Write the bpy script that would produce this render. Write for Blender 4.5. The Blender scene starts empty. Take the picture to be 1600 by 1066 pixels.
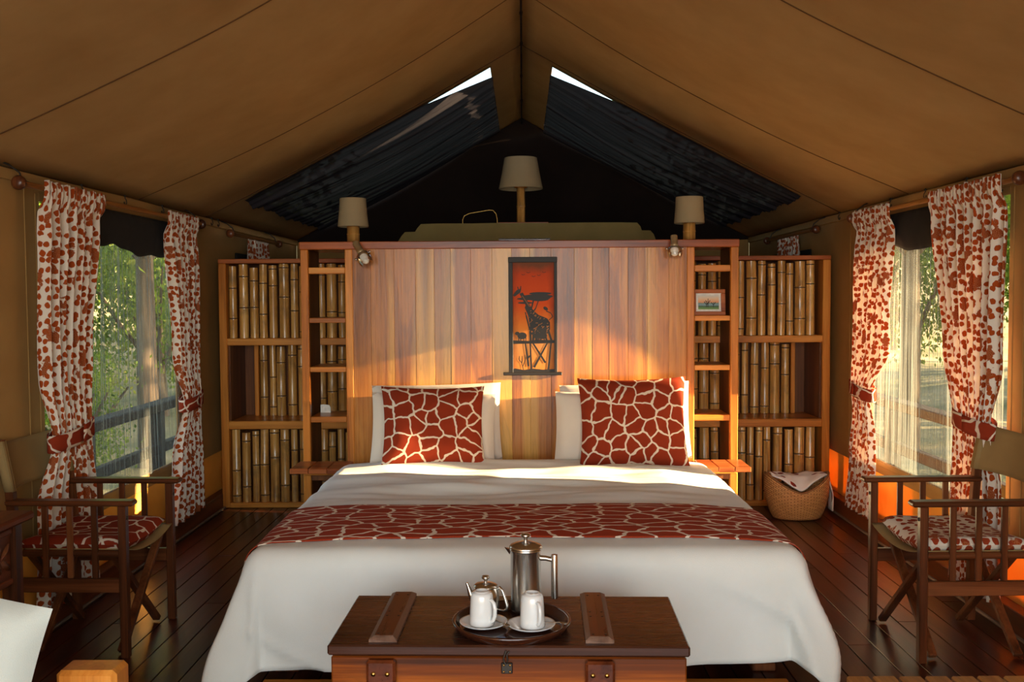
import bpy, math, random
from mathutils import Vector, Matrix, noise, Euler
R = random.Random(7)
D = bpy.data; S = bpy.context.scene; COL = S.collection
PI = math.pi
# ------------------------------------------------------------------ camera
F = 1515.0; H = 1.42
cd = D.cameras.new('camera'); cam = D.objects.new('camera', cd); COL.objects.link(cam)
cd.sensor_width = 36.0; cd.lens = F / 1600 * 36.0; cd.clip_start = .05; cd.clip_end = 300
CM = Matrix.Rotation(math.radians(.64), 3, 'Z') @ Matrix.Rotation(math.radians(90 - 2.57), 3, 'X') @ Matrix.Rotation(math.radians(-.35), 3, 'Z')
cam.location = (0, 0, H); cam.rotation_euler = CM.to_euler(); S.camera = cam
# ------------------------------------------------------------------ light and exposure
S.view_settings.view_transform = 'Standard'; S.view_settings.look = 'None'
S.view_settings.gamma = 1; S.view_settings.use_curve_mapping = False
S.view_settings.exposure = 0.0
W = D.worlds.new('world'); S.world = W; W.use_nodes = True
wn = W.node_tree; wn.nodes.clear()
sky = wn.nodes.new('ShaderNodeTexSky'); sky.sky_type = 'NISHITA'; sky.sun_disc = False
sky.sun_elevation = math.radians(14); sky.sun_rotation = math.radians(97); sky.air_density = 1.2; sky.dust_density = 1.5
bg = wn.nodes.new('ShaderNodeBackground'); bg.inputs[1].default_value = .70
wo = wn.nodes.new('ShaderNodeOutputWorld'); wn.links.new(sky.outputs[0], bg.inputs[0]); wn.links.new(bg.outputs[0], wo.inputs[0])
sd = D.lights.new('sun', 'SUN'); sun = D.objects.new('sun', sd); COL.objects.link(sun)
sd.energy = 72; sd.angle = math.radians(.7); sd.color = (1, .72, .40)
sun.rotation_euler = Vector((-4, .55, -.84)).to_track_quat('-Z', 'Y').to_euler()
def area(name, loc, aim, sx, sy, e, col):
    l = D.lights.new(name, 'AREA'); l.shape = 'RECTANGLE'; l.size = sx; l.size_y = sy; l.energy = e; l.color = col
    o = D.objects.new(name, l); COL.objects.link(o); o.location = loc
    o.rotation_euler = (Vector(aim) - Vector(loc)).to_track_quat('-Z', 'Y').to_euler(); return o
area('entrance_daylight', (0, -2.5, 1.5), (0, 4, .9), 3.8, 2.3, 205, (.90, .955, 1.0))
S.cycles.max_bounces = 8; S.cycles.diffuse_bounces = 4; S.cycles.transparent_max_bounces = 12
S.cycles.sample_clamp_indirect = 4; S.cycles.use_denoising = True; S.cycles.caustics_reflective = False; S.cycles.caustics_refractive = False

# measuring aid: the point where the sight line through a pixel of the photograph meets a known plane
def P(x, y, Y=None, X=None, Z=None):
    d = CM @ Vector(((x - 800) / F, -(y - 533) / F, -1.0))
    if Y is not None: t = Y / d.y
    elif X is not None: t = X / d.x
    else: t = (Z - H) / d.z
    return Vector((0, 0, H)) + d * t

# ------------------------------------------------------------------ mesh helpers
class MB:
    def __init__(s): s.v = []; s.f = []; s.m = []; s.s = []; s.uv = []
    def add(s, vs, fs, m=0, sm=False, uvs=None, M=None):
        n = len(s.v)
        for p in vs: s.v.append(tuple(M @ Vector(p)) if M is not None else tuple(p))
        for f in fs:
            s.f.append([n + i for i in f]); s.m.append(m); s.s.append(sm)
            s.uv.append([uvs[i] for i in f] if uvs else [(0, 0)] * len(f))
        return s
    def box(s, x0, x1, y0, y1, z0, z1, c=.003, m=0, M=None):
        if x0 > x1: x0, x1 = x1, x0
        if y0 > y1: y0, y1 = y1, y0
        if z0 > z1: z0, z1 = z1, z0
        c = min(c, (x1 - x0) * .45, (y1 - y0) * .45, (z1 - z0) * .45)
        lo = (x0, y0, z0); hi = (x1, y1, z1); vs = []; idx = {}
        for sx in (0, 1):
            for sy in (0, 1):
                for sz in (0, 1):
                    sg = (sx, sy, sz)
                    for a in range(3):
                        p = []
                        for k in range(3):
                            b = hi[k] if sg[k] else lo[k]
                            p.append(b if k == a else (b - c if sg[k] else b + c))
                        idx[(sx, sy, sz, a)] = len(vs); vs.append(p)
        fs = []
        for a in range(3):
            o = [k for k in range(3) if k != a]
            for sa in (0, 1):
                q = []
                for t in ((0, 0), (1, 0), (1, 1), (0, 1)):
                    sg = [0, 0, 0]; sg[a] = sa; sg[o[0]] = t[0]; sg[o[1]] = t[1]
                    q.append(idx[(sg[0], sg[1], sg[2], a)])
                if (sa == 0) != (a == 1): q.reverse()
                fs.append(q)
        for a in range(3):                      # edges along axis a
            o = [k for k in range(3) if k != a]
            for t in ((0, 0), (1, 0), (1, 1), (0, 1)):
                g0 = [0, 0, 0]; g0[o[0]] = t[0]; g0[o[1]] = t[1]; g1 = list(g0); g1[a] = 1
                q = [idx[(*g0, o[0])], idx[(*g1, o[0])], idx[(*g1, o[1])], idx[(*g0, o[1])]]
                fs.append(q)
        for sx in (0, 1):
            for sy in (0, 1):
                for sz in (0, 1): fs.append([idx[(sx, sy, sz, k)] for k in range(3)])
        cx = Vector(((x0 + x1) / 2, (y0 + y1) / 2, (z0 + z1) / 2))
        for i, f in enumerate(fs):
            a, b, d = (Vector(vs[f[k]]) for k in range(3))
            if (b - a).cross(d - a).dot((a + b + d) / 3 - cx) < 0: f.reverse()
        return s.add(vs, fs, m, False, None, M)
    def tube(s, pts, r, n=10, m=0, caps=True, M=None, sm=True):
        pts = [Vector(p) for p in pts]; k = len(pts)
        if not hasattr(r, '__len__'): r = [r] * k
        vs = []; fs = []; up = None
        for i, p in enumerate(pts):
            t = (pts[min(i + 1, k - 1)] - pts[max(i - 1, 0)]).normalized()
            if up is None:
                up = Vector((0, 0, 1)) if abs(t.z) < .9 else Vector((0, 1, 0))
            a = t.cross(up).normalized(); b = a.cross(t).normalized(); up = b
            for j in range(n):
                w = 2 * PI * j / n; vs.append(p + (a * math.cos(w) + b * math.sin(w)) * r[i])
        for i in range(k - 1):
            for j in range(n):
                fs.append([i * n + j, i * n + (j + 1) % n, (i + 1) * n + (j + 1) % n, (i + 1) * n + j])
        s.add(vs, fs, m, sm, None, M)
        if caps:
            s.add(vs[:n], [list(range(n))[::-1]], m, False, None, M); s.add(vs[-n:], [list(range(n))], m, False, None, M)
        return s
    def lathe(s, prof, c=(0, 0, 0), n=24, m=0, M=None, sm=True):
        vs = []; fs = []; k = len(prof)
        for r, z in prof:
            for j in range(n):
                w = 2 * PI * j / n; vs.append((c[0] + r * math.cos(w), c[1] + r * math.sin(w), c[2] + z))
        for i in range(k - 1):
            for j in range(n): fs.append([i * n + j, i * n + (j + 1) % n, (i + 1) * n + (j + 1) % n, (i + 1) * n + j])
        return s.add(vs, fs, m, sm, None, M)
    def grid(s, nu, nv, fn, uvf=None, m=0, sm=True, skip=None, close=False):
        vs = []; fs = []; uv = []
        for j in range(nv + 1):
            for i in range(nu + 1):
                vs.append(fn(i / nu, j / nv)); uv.append(uvf(i / nu, j / nv) if uvf else (i / nu, j / nv))
        for j in range(nv):
            for i in range(nu):
                if skip and skip(i, j): continue
                a = j * (nu + 1) + i; fs.append([a, a + 1, a + nu + 2, a + nu + 1])
        return s.add(vs, fs, m, sm, uv)
    def prism(s, poly, fn, d0, d1, m=0, M=None):
        """poly: 2D outline, fn(a, b, depth) -> point"""
        n = len(poly); vs = [fn(a, b, d0) for a, b in poly] + [fn(a, b, d1) for a, b in poly]
        fs = [list(range(n))[::-1], list(range(n, 2 * n))] + [[i, (i + 1) % n, n + (i + 1) % n, n + i] for i in range(n)]
        return s.add(vs, fs, m, False, None, M)
    def build(s, name, mats, parent=None, loc=None, solid=0, sub=0):
        me = D.meshes.new(name); me.from_pydata([tuple(v) for v in s.v], [], s.f)
        for mt in (mats if isinstance(mats, (list, tuple)) else [mats]): me.materials.append(mt)
        me.polygons.foreach_set('material_index', s.m); me.polygons.foreach_set('use_smooth', s.s)
        uvl = me.uv_layers.new(name='UVMap'); flat = [c for f in s.uv for p in f for c in p]
        uvl.data.foreach_set('uv', flat); me.update()
        o = D.objects.new(name, me); COL.objects.link(o)
        if parent is not None: o.parent = parent
        if loc is not None: o.location = loc
        if solid:
            md = o.modifiers.new('solidify', 'SOLIDIFY'); md.thickness = abs(solid); md.offset = 0 if solid > 0 else -1
        if sub:
            md = o.modifiers.new('subsurf', 'SUBSURF'); md.levels = sub; md.render_levels = sub
        return o
def tag(o, label=None, cat=None, group=None, kind=None):
    if label: o['label'] = label
    if cat: o['category'] = cat
    if group: o['group'] = group
    if kind: o['kind'] = kind
    return o
def thing(name, label, cat, loc=(0, 0, 0), rz=0, group=None):
    o = D.objects.new(name, None); COL.objects.link(o); o.location = loc; o.rotation_euler = (0, 0, rz)
    o.empty_display_size = .1
    return tag(o, label, cat, group)
def struct(o): o['kind'] = 'structure'; return o
def place(o, name, parent, loc, rot=(0, 0, 0), scale=(1, 1, 1)):
    c = o.copy(); c.name = name; COL.objects.link(c); c.parent = parent; c.location = loc; c.rotation_euler = rot; c.scale = scale
    return c
def copy_tree(o, parent=None):
    c = o.copy(); COL.objects.link(c); c.parent = parent
    for ch in list(o.children): copy_tree(ch, c)
    return c
def fb(x, y, z=0, s=1.0): return noise.noise(Vector((x * s, y * s, z)))
def sst(a, b, x):
    t = max(0, min(1, (x - a) / (b - a))); return t * t * (3 - 2 * t)

# ------------------------------------------------------------------ materials
def lin(c):
    return tuple((v / 255 / 12.92 if v / 255 <= .04045 else ((v / 255 + .055) / 1.055) ** 2.4) for v in c) + (1,)
class NT:
    def __init__(s, name):
        s.mat = D.materials.new(name); s.mat.use_nodes = True; s.t = s.mat.node_tree; s.t.nodes.clear()
        s.out = s.n('ShaderNodeOutputMaterial')
    def n(s, ty, **kw):
        nd = s.t.nodes.new(ty)
        for k, v in kw.items():
            if k.startswith('i_'):
                key = k[2:]; key = int(key) if key.isdigit() else key.replace('_', ' ')
                if hasattr(v, 'links'): s.t.links.new(v, nd.inputs[key])
                else: nd.inputs[key].default_value = v
            else: setattr(nd, k, v)
        return nd
    def L(s, a, b): s.t.links.new(a, b)
    def math(s, op, a, b=0.0, c=0.0):
        nd = s.n('ShaderNodeMath', operation=op)
        for i, v in enumerate((a, b, c)):
            if hasattr(v, 'links'): s.L(v, nd.inputs[i])
            else: nd.inputs[i].default_value = v
        return nd.outputs[0]
    def vmath(s, op, a, b):
        nd = s.n('ShaderNodeVectorMath', operation=op)
        for i, v in enumerate((a, b)):
            if hasattr(v, 'links'): s.L(v, nd.inputs[i])
            else: nd.inputs[i].default_value = v
        return nd.outputs[0]
    def mix(s, f, a, b, mode='MIX'):
        nd = s.n('ShaderNodeMix', data_type='RGBA', blend_type=mode)
        for i, v in ((0, f), (6, a), (7, b)):
            if hasattr(v, 'links'): s.L(v, nd.inputs[i])
            else: nd.inputs[i].default_value = v
        return nd.outputs[2]
    def ramp(s, f, stops, interp='LINEAR'):
        nd = s.n('ShaderNodeValToRGB'); nd.color_ramp.interpolation = interp; e = nd.color_ramp.elements
        while len(e) < len(stops): e.new(.5)
        for i, (p, c) in enumerate(stops):
            e[i].position = p; e[i].color = c if isinstance(c, tuple) else (c, c, c, 1)
        s.L(f, nd.inputs[0]); return nd.outputs[0]
    def noise(s, vec, scale, detail=3, rough=.55, dist=0):
        nd = s.n('ShaderNodeTexNoise', i_Scale=scale, i_Detail=detail, i_Roughness=rough, i_Distortion=dist)
        s.L(vec, nd.inputs['Vector']); return nd
    def coord(s, k='Object'): return s.n('ShaderNodeTexCoord').outputs[k]
    def scale(s, vec, sc):
        nd = s.n('ShaderNodeMapping'); nd.inputs['Scale'].default_value = sc; s.L(vec, nd.inputs[0]); return nd.outputs[0]
    def bump(s, h, st=.3, d=.01):
        return s.n('ShaderNodeBump', i_Strength=st, i_Distance=d, i_Height=h).outputs[0]
    def bsdf(s, **kw):
        b = s.n('ShaderNodeBsdfPrincipled')
        for k, v in kw.items():
            key = k.replace('_', ' ')
            if hasattr(v, 'links'): s.L(v, b.inputs[key])
            else: b.inputs[key].default_value = v
        return b.outputs[0]
    def fin(s, sh): s.L(sh, s.out.inputs[0]); return s.mat
def m_simple(name, col, rough=.5, metal=0, bump=0, bs=60, **kw):
    t = NT(name); c = t.coord(); nz = t.noise(c, bs, 3)
    base = t.mix(t.ramp(nz.outputs[0], [(.3, 0.0), (.7, 1.0)]), lin([v * .9 for v in col]), lin(col))
    a = dict(Base_Color=base, Roughness=rough, Metallic=metal); a.update(kw)
    if bump: a['Normal'] = t.bump(nz.outputs[0], bump, .004)
    return t.fin(t.bsdf(**a))
def m_wood(name, dark, mid, light, axis=2, rough=.35, sc=1.0, var=.35, knots=0, coat=0, bump=.12, streak=None):
    t = NT(name); oi = t.n('ShaderNodeObjectInfo'); c = t.coord()
    off = t.math('MULTIPLY', oi.outputs['Random'], 53.0)
    cv = t.n('ShaderNodeCombineXYZ'); t.L(off, cv.inputs[0]); t.L(off, cv.inputs[1]); t.L(off, cv.inputs[2])
    v = t.vmath('ADD', c, cv.outputs[0])
    s3 = [14 * sc] * 3; s3[axis] = 1.1 * sc; vs = t.scale(v, s3)
    big = t.noise(vs, .6, 3, .5, .8); fine_s = [90 * sc] * 3; fine_s[axis] = 2.5 * sc
    fine = t.noise(t.scale(v, fine_s), 1.0, 4, .6)
    g = t.math('ADD', t.math('MULTIPLY', big.outputs[0], .72), t.math('MULTIPLY', fine.outputs[0], .28))
    rings = t.math('FRACT', t.math('MULTIPLY', big.outputs[0], 9.0))
    rr = t.ramp(rings, [(0, .75), (.35, 1.0), (.9, 1.0), (1, .75)])
    col = t.ramp(g, [(.34, lin(dark)), (.5, lin(mid)), (.66, lin(light))])
    if streak:
        s4 = [7 * sc] * 3; s4[axis] = .18 * sc
        st = t.noise(t.scale(v, s4), 1.0, 1, .4)
        col = t.mix(t.ramp(st.outputs[0], [(.52, 0.0), (.6, .85)]), col, lin(streak))
    hv = t.ramp(oi.outputs['Random'], [(0, 1 - var), (.35, 1.0), (.7, 1 - var * .5), (1, 1 + 0.0)])
    col = t.mix(1.0, col, hv, 'MULTIPLY'); col = t.mix(.55, col, rr, 'MULTIPLY')
    if knots:
        s5 = [5.0] * 3; s5[axis] = 2.6
        vo = t.n('ShaderNodeTexVoronoi', i_Scale=1.0); t.L(t.scale(v, s5), vo.inputs[0])
        nz = t.math('ADD', vo.outputs['Distance'], t.math('MULTIPLY', fine.outputs[0], .12))
        rnd = t.n('ShaderNodeSeparateColor'); t.L(vo.outputs['Color'], rnd.inputs[0])
        gate = t.math('GREATER_THAN', rnd.outputs[0], 1 - knots)
        k = t.math('MULTIPLY', t.ramp(nz, [(.07, 1.0), (.24, 0.0)]), gate)
        col = t.mix(t.math('MULTIPLY', k, .8), col, lin((92, 62, 52)))
    nrm = t.bump(g, bump, .006)
    ro = t.math('ADD', rough - .06, t.math('MULTIPLY', fine.outputs[0], .14))
    return t.fin(t.bsdf(Base_Color=col, Roughness=ro, Normal=nrm, Coat_Weight=coat * .35, Coat_Roughness=.16, Specular_IOR_Level=.25))
def m_cloth(name, col, col2=None, rough=.9, bs=350, trans=0, wr=0, sheen=0):
    t = NT(name); c = t.coord('Object'); n1 = t.noise(c, bs, 2); n2 = t.noise(c, 3.2, 4, .6)
    base = t.mix(t.ramp(n2.outputs[0], [(.3, 0.0), (.7, 1.0)]), lin(col), lin(col2 or [v * .92 for v in col]))
    h = t.math('ADD', t.math('MULTIPLY', n1.outputs[0], .25), t.math('MULTIPLY', n2.outputs[0], wr))
    nrm = t.bump(h, .35, .01)
    sh = t.bsdf(Base_Color=base, Roughness=rough, Normal=nrm, Sheen_Weight=sheen, Specular_IOR_Level=.2)
    if trans:
        tr = t.n('ShaderNodeBsdfTranslucent'); t.L(base, tr.inputs[0])
        ms = t.n('ShaderNodeMixShader', i_Fac=trans); t.L(sh, ms.inputs[1]); t.L(tr.outputs[0], ms.inputs[2]); sh = ms.outputs[0]
    return t.fin(sh)
def m_print(name, kind, sc=11.0, trans=.15, rust=(142, 48, 22), cream=(230, 212, 190)):
    t = NT(name); uv = t.coord('UV')
    nz = t.noise(uv, sc * 1.1, 2, .5)
    dv = t.n('ShaderNodeVectorMath', operation='SCALE'); dv.inputs['Scale'].default_value = .055 * 11 / sc
    sub = t.vmath('SUBTRACT', nz.outputs['Color'], (.5, .5, .5)); t.L(sub, dv.inputs[0])
    v = t.vmath('ADD', uv, dv.outputs[0])
    if kind == 'giraffe':
        vo = t.n('ShaderNodeTexVoronoi', feature='DISTANCE_TO_EDGE', i_Scale=sc, i_Randomness=.85, voronoi_dimensions='2D'); t.L(v, vo.inputs[0])
        f = t.ramp(vo.outputs['Distance'], [(.05, 0.0), (.068, 1.0)])
        cr = rust; col = t.mix(f, lin(cream), lin(cr))
    else:
        vo = t.n('ShaderNodeTexVoronoi', feature='F1', i_Scale=sc, i_Randomness=.62, voronoi_dimensions='2D'); t.L(v, vo.inputs[0])
        f = t.ramp(vo.outputs['Distance'], [(.33, 1.0), (.365, 0.0)])
        if kind == 'sparse':
            sc3 = t.n('ShaderNodeSeparateColor'); t.L(vo.outputs['Color'], sc3.inputs[0]); f = t.math('MULTIPLY', f, t.math('GREATER_THAN', sc3.outputs[0], .72))
        # larger speckled animal shapes among the spots
        u2 = t.scale(v, (1.0, .62, 1)); v2 = t.n('ShaderNodeTexVoronoi', feature='F1', i_Scale=sc * .36, i_Randomness=.9, voronoi_dimensions='2D'); t.L(u2, v2.inputs[0])
        n2 = t.noise(uv, sc * .9, 3, .6)
        ds = t.math('ADD', v2.outputs['Distance'], t.math('MULTIPLY', t.math('SUBTRACT', n2.outputs[0], .5), .9))
        body = t.ramp(ds, [(.16, 1.0), (.20, 0.0)])
        v3 = t.n('ShaderNodeTexVoronoi', feature='DISTANCE_TO_EDGE', i_Scale=sc * 5.5, voronoi_dimensions='2D'); t.L(uv, v3.inputs[0])
        speck = t.mix(t.ramp(v3.outputs['Distance'], [(.05, 0.0), (.11, 1.0)]), lin((190, 120, 80)), lin((150, 66, 22)))
        col = t.mix(f, lin(cream), lin(rust)); col = t.mix(body, col, speck) if kind == 'spots' else col
    wv = t.noise(uv, 420, 2)
    sh = t.bsdf(Base_Color=col, Roughness=.88, Normal=t.bump(wv.outputs[0], .2, .003), Specular_IOR_Level=.2)
    tr = t.n('ShaderNodeBsdfTranslucent'); t.L(col, tr.inputs[0])
    ms = t.n('ShaderNodeMixShader', i_Fac=trans); t.L(sh, ms.inputs[1]); t.L(tr.outputs[0], ms.inputs[2])
    return t.fin(ms.outputs[0])
def m_net(name, col, lo, hi, stripe=(60, 1), tl=.5):
    t = NT(name); uv = t.coord('UV')
    n1 = t.noise(t.scale(uv, (stripe[0], stripe[1], 1)), 1.0, 4, .65)
    f = t.ramp(n1.outputs[0], [(.40, (lo,) * 3 + (1,)), (.66, (hi,) * 3 + (1,))])
    dif = t.n('ShaderNodeBsdfDiffuse', i_Color=lin(col)); tr = t.n('ShaderNodeBsdfTranslucent', i_Color=lin(col))
    m1 = t.n('ShaderNodeMixShader', i_Fac=tl); t.L(dif.outputs[0], m1.inputs[1]); t.L(tr.outputs[0], m1.inputs[2])
    tp = t.n('ShaderNodeBsdfTransparent')
    m2 = t.n('ShaderNodeMixShader'); t.L(f, m2.inputs[0]); t.L(tp.outputs[0], m2.inputs[1]); t.L(m1.outputs[0], m2.inputs[2])
    return t.fin(m2.outputs[0])
def m_bamboo(name):
    t = NT(name); oi = t.n('ShaderNodeObjectInfo'); c = t.coord()
    cv = t.n('ShaderNodeCombineXYZ'); off = t.math('MULTIPLY', oi.outputs['Random'], 31.0); t.L(off, cv.inputs[0]); t.L(off, cv.inputs[2])
    v = t.vmath('ADD', c, cv.outputs[0])
    n1 = t.noise(t.scale(v, (60, 60, 2.0)), 1.0, 4, .6); n2 = t.noise(v, 9, 3, .6)
    col = t.ramp(n1.outputs[0], [(.3, lin((158, 104, 44))), (.52, lin((210, 152, 78))), (.72, lin((236, 188, 112)))])
    col = t.mix(t.ramp(n2.outputs[0], [(.52, 0.0), (.72, .55)]), col, lin((108, 84, 58)))
    col = t.mix(1.0, col, t.ramp(oi.outputs['Random'], [(0, .78), (.5, 1.0), (1, .85)]), 'MULTIPLY')
    return t.fin(t.bsdf(Base_Color=col, Roughness=.3, Coat_Weight=.5, Coat_Roughness=.15, Normal=t.bump(n1.outputs[0], .08, .004)))

MT = {}
MT['canvas'] = m_cloth('tan_canvas', (172, 134, 80), (160, 122, 70), trans=.04, bs=500)
MT['canvas_roof'] = m_cloth('roof_canvas', (180, 146, 96), (166, 131, 82), trans=.06, bs=500)
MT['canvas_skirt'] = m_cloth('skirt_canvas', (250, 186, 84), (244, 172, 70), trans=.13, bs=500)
MT['canvas_dark'] = m_cloth('dark_canvas', (34, 22, 16), (26, 17, 13), bs=400)
MT['canvas_chair'] = m_cloth('khaki_canvas', (150, 124, 80), (136, 110, 70), bs=500, trans=.05)
MT['canvas_olive'] = m_cloth('olive_canvas', (140, 124, 78), (126, 110, 66), bs=400)
MT['linen'] = m_cloth('white_linen', (234, 233, 226), (228, 227, 219), bs=420, wr=.5)
MT['pillowcase'] = m_cloth('cream_pillowcase', (226, 212, 196), (220, 206, 190), bs=420, wr=.6, trans=.05)
MT['giraffe'] = m_print('giraffe_patch_print', 'giraffe', 11.5)
MT['giraffe_wide'] = m_print('giraffe_patch_runner', 'giraffe', 10.0, 0.02, rust=(156, 56, 28), cream=(232, 214, 194))
MT['spots'] = m_print('rust_spotted_print', 'spots', 27.0, .28, rust=(172, 74, 24), cream=(236, 224, 208))
MT['spots_seat'] = m_print('rust_spotted_seat_print', 'spots', 24.0, .02, rust=(148, 56, 26), cream=(222, 208, 190))
MT['net'] = m_net('window_net', (140, 144, 138), .03, .78, (105, .7), .3)
MT['net_dark'] = m_net('skylight_net', (58, 55, 60), .996, 1.0, (3, 150), .008)
MT['net_black'] = m_simple('black_mesh', (20, 17, 16), .9)
MT['plank'] = m_wood('teak_headboard', (124, 68, 28), (184, 112, 44), (218, 150, 66), 2, .27, 1.0, .30, knots=.4, coat=.45, streak=(226, 170, 80), bump=.35)
MT['frame_wood'] = m_wood('orange_teak', (150, 80, 26), (202, 122, 46), (226, 152, 68), 2, .32, 1.0, .2, coat=.3)
MT['frame_wood_x'] = m_wood('orange_teak_cross', (150, 80, 26), (202, 122, 46), (226, 152, 68), 0, .32, 1.0, .2, coat=.3)
MT['top_wood'] = m_wood('red_teak', (112, 52, 24), (164, 86, 42), (186, 108, 58), 0, .32, 1.0, .15, coat=.3)
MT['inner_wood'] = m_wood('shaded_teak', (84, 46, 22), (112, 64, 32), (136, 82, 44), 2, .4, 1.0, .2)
MT['bamboo'] = m_bamboo('bamboo_pole')
MT['node'] = m_simple('bamboo_node_ring', (92, 64, 34), .5, bump=.3)
MT['floor'] = m_wood('dark_red_floor_board', (42, 17, 10), (68, 30, 18), (92, 44, 27), 1, .30, 1.0, .35, coat=.35, bump=.25)
MT['subfloor'] = m_simple('dark_subfloor', (14, 8, 6), .9)
MT['dark_wood'] = m_wood('dark_mahogany', (54, 27, 14), (94, 50, 26), (124, 72, 40), 2, .30, 1.0, .2, coat=.3)
MT['dark_wood_x'] = m_wood('dark_mahogany_x', (54, 27, 14), (94, 50, 26), (124, 72, 40), 0, .30, 1.0, .2, coat=.3)
MT['chest_top'] = m_wood('chest_lid_wood', (44, 24, 16), (72, 40, 26), (92, 54, 36), 0, .26, .8, .1, coat=.5)
MT['chest'] = m_wood('chest_red_wood', (66, 30, 8), (122, 58, 14), (182, 98, 30), 0, .3, .9, .1, coat=.12)
MT['chest_strap'] = m_wood('chest_strap_wood', (70, 30, 14), (98, 46, 22), (122, 62, 34), 1, .28, 1.0, .1, coat=.4)
MT['bronze'] = m_simple('aged_bronze', (176, 148, 106), .3, .3)
MT['brass'] = m_simple('brass', (190, 150, 80), .3, 1.0)
MT['steel'] = m_simple('brushed_steel', (214, 208, 200), .27, 1.0, bs=.01)
MT['steel_dark'] = m_simple('old_iron', (70, 64, 58), .45, .9)
MT['ceramic'] = m_simple('white_glazed_ceramic', (238, 238, 236), .15, bs=.01, Coat_Weight=.5)
MT['tray'] = m_simple('brown_plastic_tray', (62, 30, 18), .22, bump=.1, Coat_Weight=.4)
MT['linen_grey'] = m_cloth('grey_white_linen', (188, 194, 188), (180, 186, 180), bs=420, wr=.5)
MT['shade'] = m_cloth('cream_lampshade', (164, 146, 112), (158, 140, 106), bs=600, trans=.1)
MT['glass'] = None
t = NT('clear_glass'); gl_ = t.n('ShaderNodeBsdfGlossy', i_Roughness=.05); tp_ = t.n('ShaderNodeBsdfTransparent', i_Color=(.98, .98, .97, 1)); fr_ = t.n('ShaderNodeFresnel', i_IOR=1.5)
ms_ = t.n('ShaderNodeMixShader'); t.L(t.math('MULTIPLY', fr_.outputs[0], .9), ms_.inputs[0]); t.L(tp_.outputs[0], ms_.inputs[1]); t.L(gl_.outputs[0], ms_.inputs[2]); MT['glass'] = t.fin(ms_.outputs[0])
MT['bulb'] = m_simple('white_bulb_glass', (236, 232, 222), .25)
MT['silver'] = m_simple('silver_strip', (200, 200, 205), .3, .8, bump=.5, bs=120)
MT['black'] = m_simple('black_paint', (30, 24, 20), .6)
MT['wicker'] = None
t = NT('woven_palm'); c = t.coord('UV')
br = t.n('ShaderNodeTexBrick', i_Scale=1.0, i_Mortar_Size=.0022, i_Brick_Width=.034, i_Row_Height=.0125); t.L(c, br.inputs[0])
br.inputs['Color1'].default_value = lin((222, 160, 92)); br.inputs['Color2'].default_value = lin((200, 138, 72)); br.inputs['Mortar'].default_value = lin((140, 90, 44))
wv = t.n('ShaderNodeTexWave', i_Scale=14.0, i_Distortion=1.0, bands_direction='Y'); t.L(c, wv.inputs[0])
MT['wicker'] = t.fin(t.bsdf(Base_Color=br.outputs[0], Roughness=.7, Normal=t.bump(br.outputs['Fac'], .6, .004)))
t = NT('batik_orange'); c = t.coord('UV'); sp = t.n('ShaderNodeSeparateXYZ'); t.L(c, sp.inputs[0])
nz = t.noise(c, 5, 4, .6)
dx = t.math('ABSOLUTE', t.math('SUBTRACT', sp.outputs[0], .5)); ed = t.math('ADD', t.math('MULTIPLY', dx, 1.7), t.math('MULTIPLY', nz.outputs[0], .25))
g = t.ramp(t.math('ADD', sp.outputs[1], t.math('MULTIPLY', nz.outputs[0], .12)), [(.08, lin((214, 130, 50))), (.3, lin((222, 150, 84))), (.45, lin((224, 128, 44))), (.66, lin((206, 74, 14))), (.92, lin((186, 62, 14))), (1, lin((110, 60, 34)))])
MT['batik'] = t.fin(t.bsdf(Base_Color=t.mix(t.ramp(ed, [(.62, 0.0), (.98, 1.0)]), g, lin((120, 44, 16))), Roughness=.8))
t = NT('landscape_print'); c = t.coord('UV'); sp = t.n('ShaderNodeSeparateXYZ'); t.L(c, sp.inputs[0])
nz = t.noise(c, 7, 4, .6); hh = t.math('ADD', sp.outputs[1], t.math('MULTIPLY', t.math('SUBTRACT', nz.outputs[0], .5), .12))
MT['landscape'] = t.fin(t.bsdf(Base_Color=t.ramp(hh, [(.0, lin((120, 160, 60))), (.16, lin((70, 110, 50))), (.24, lin((60, 86, 56))), (.3, lin((130, 160, 170))), (.44, lin((110, 140, 130))), (.5, lin((226, 150, 100))), (.75, lin((226, 190, 150))), (1, lin((205, 205, 200)))]), Roughness=.3))
MT['leaf'] = None
t = NT('leaf_green'); oi = t.coord(); nz = t.noise(oi, 1.7, 3, .6)
lc = t.ramp(nz.outputs[0], [(.3, lin((62, 92, 34))), (.55, lin((130, 152, 60))), (.75, lin((176, 170, 90)))])
df = t.n('ShaderNodeBsdfDiffuse'); t.L(lc, df.inputs[0]); tl = t.n('ShaderNodeBsdfTranslucent'); t.L(lc, tl.inputs[0])
ms = t.n('ShaderNodeMixShader', i_Fac=.45); t.L(df.outputs[0], ms.inputs[1]); t.L(tl.outputs[0], ms.inputs[2]); MT['leaf'] = t.fin(ms.outputs[0])
MT['bark'] = m_wood('tree_bark', (70, 58, 46), (110, 94, 76), (146, 128, 106), 2, .9, .6, .3, bump=.6)
t = NT('dry_grass_ground'); c = t.coord(); n1 = t.noise(c, .5, 5, .65); n2 = t.noise(c, 14, 4, .6)
gc = t.ramp(n1.outputs[0], [(.35, lin((96, 100, 56))), (.5, lin((150, 136, 92))), (.66, lin((182, 164, 124)))])
MT['ground'] = t.fin(t.bsdf(Base_Color=t.mix(.5, gc, t.ramp(n2.outputs[0], [(.3, .45), (.7, 1.0)]), 'MULTIPLY'), Roughness=1.0, Normal=t.bump(n2.outputs[0], .5, .05)))
MT['deck'] = m_wood('weathered_deck', (30, 26, 24), (44, 38, 34), (58, 50, 45), 1, .7, 1.0, .3)

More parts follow.
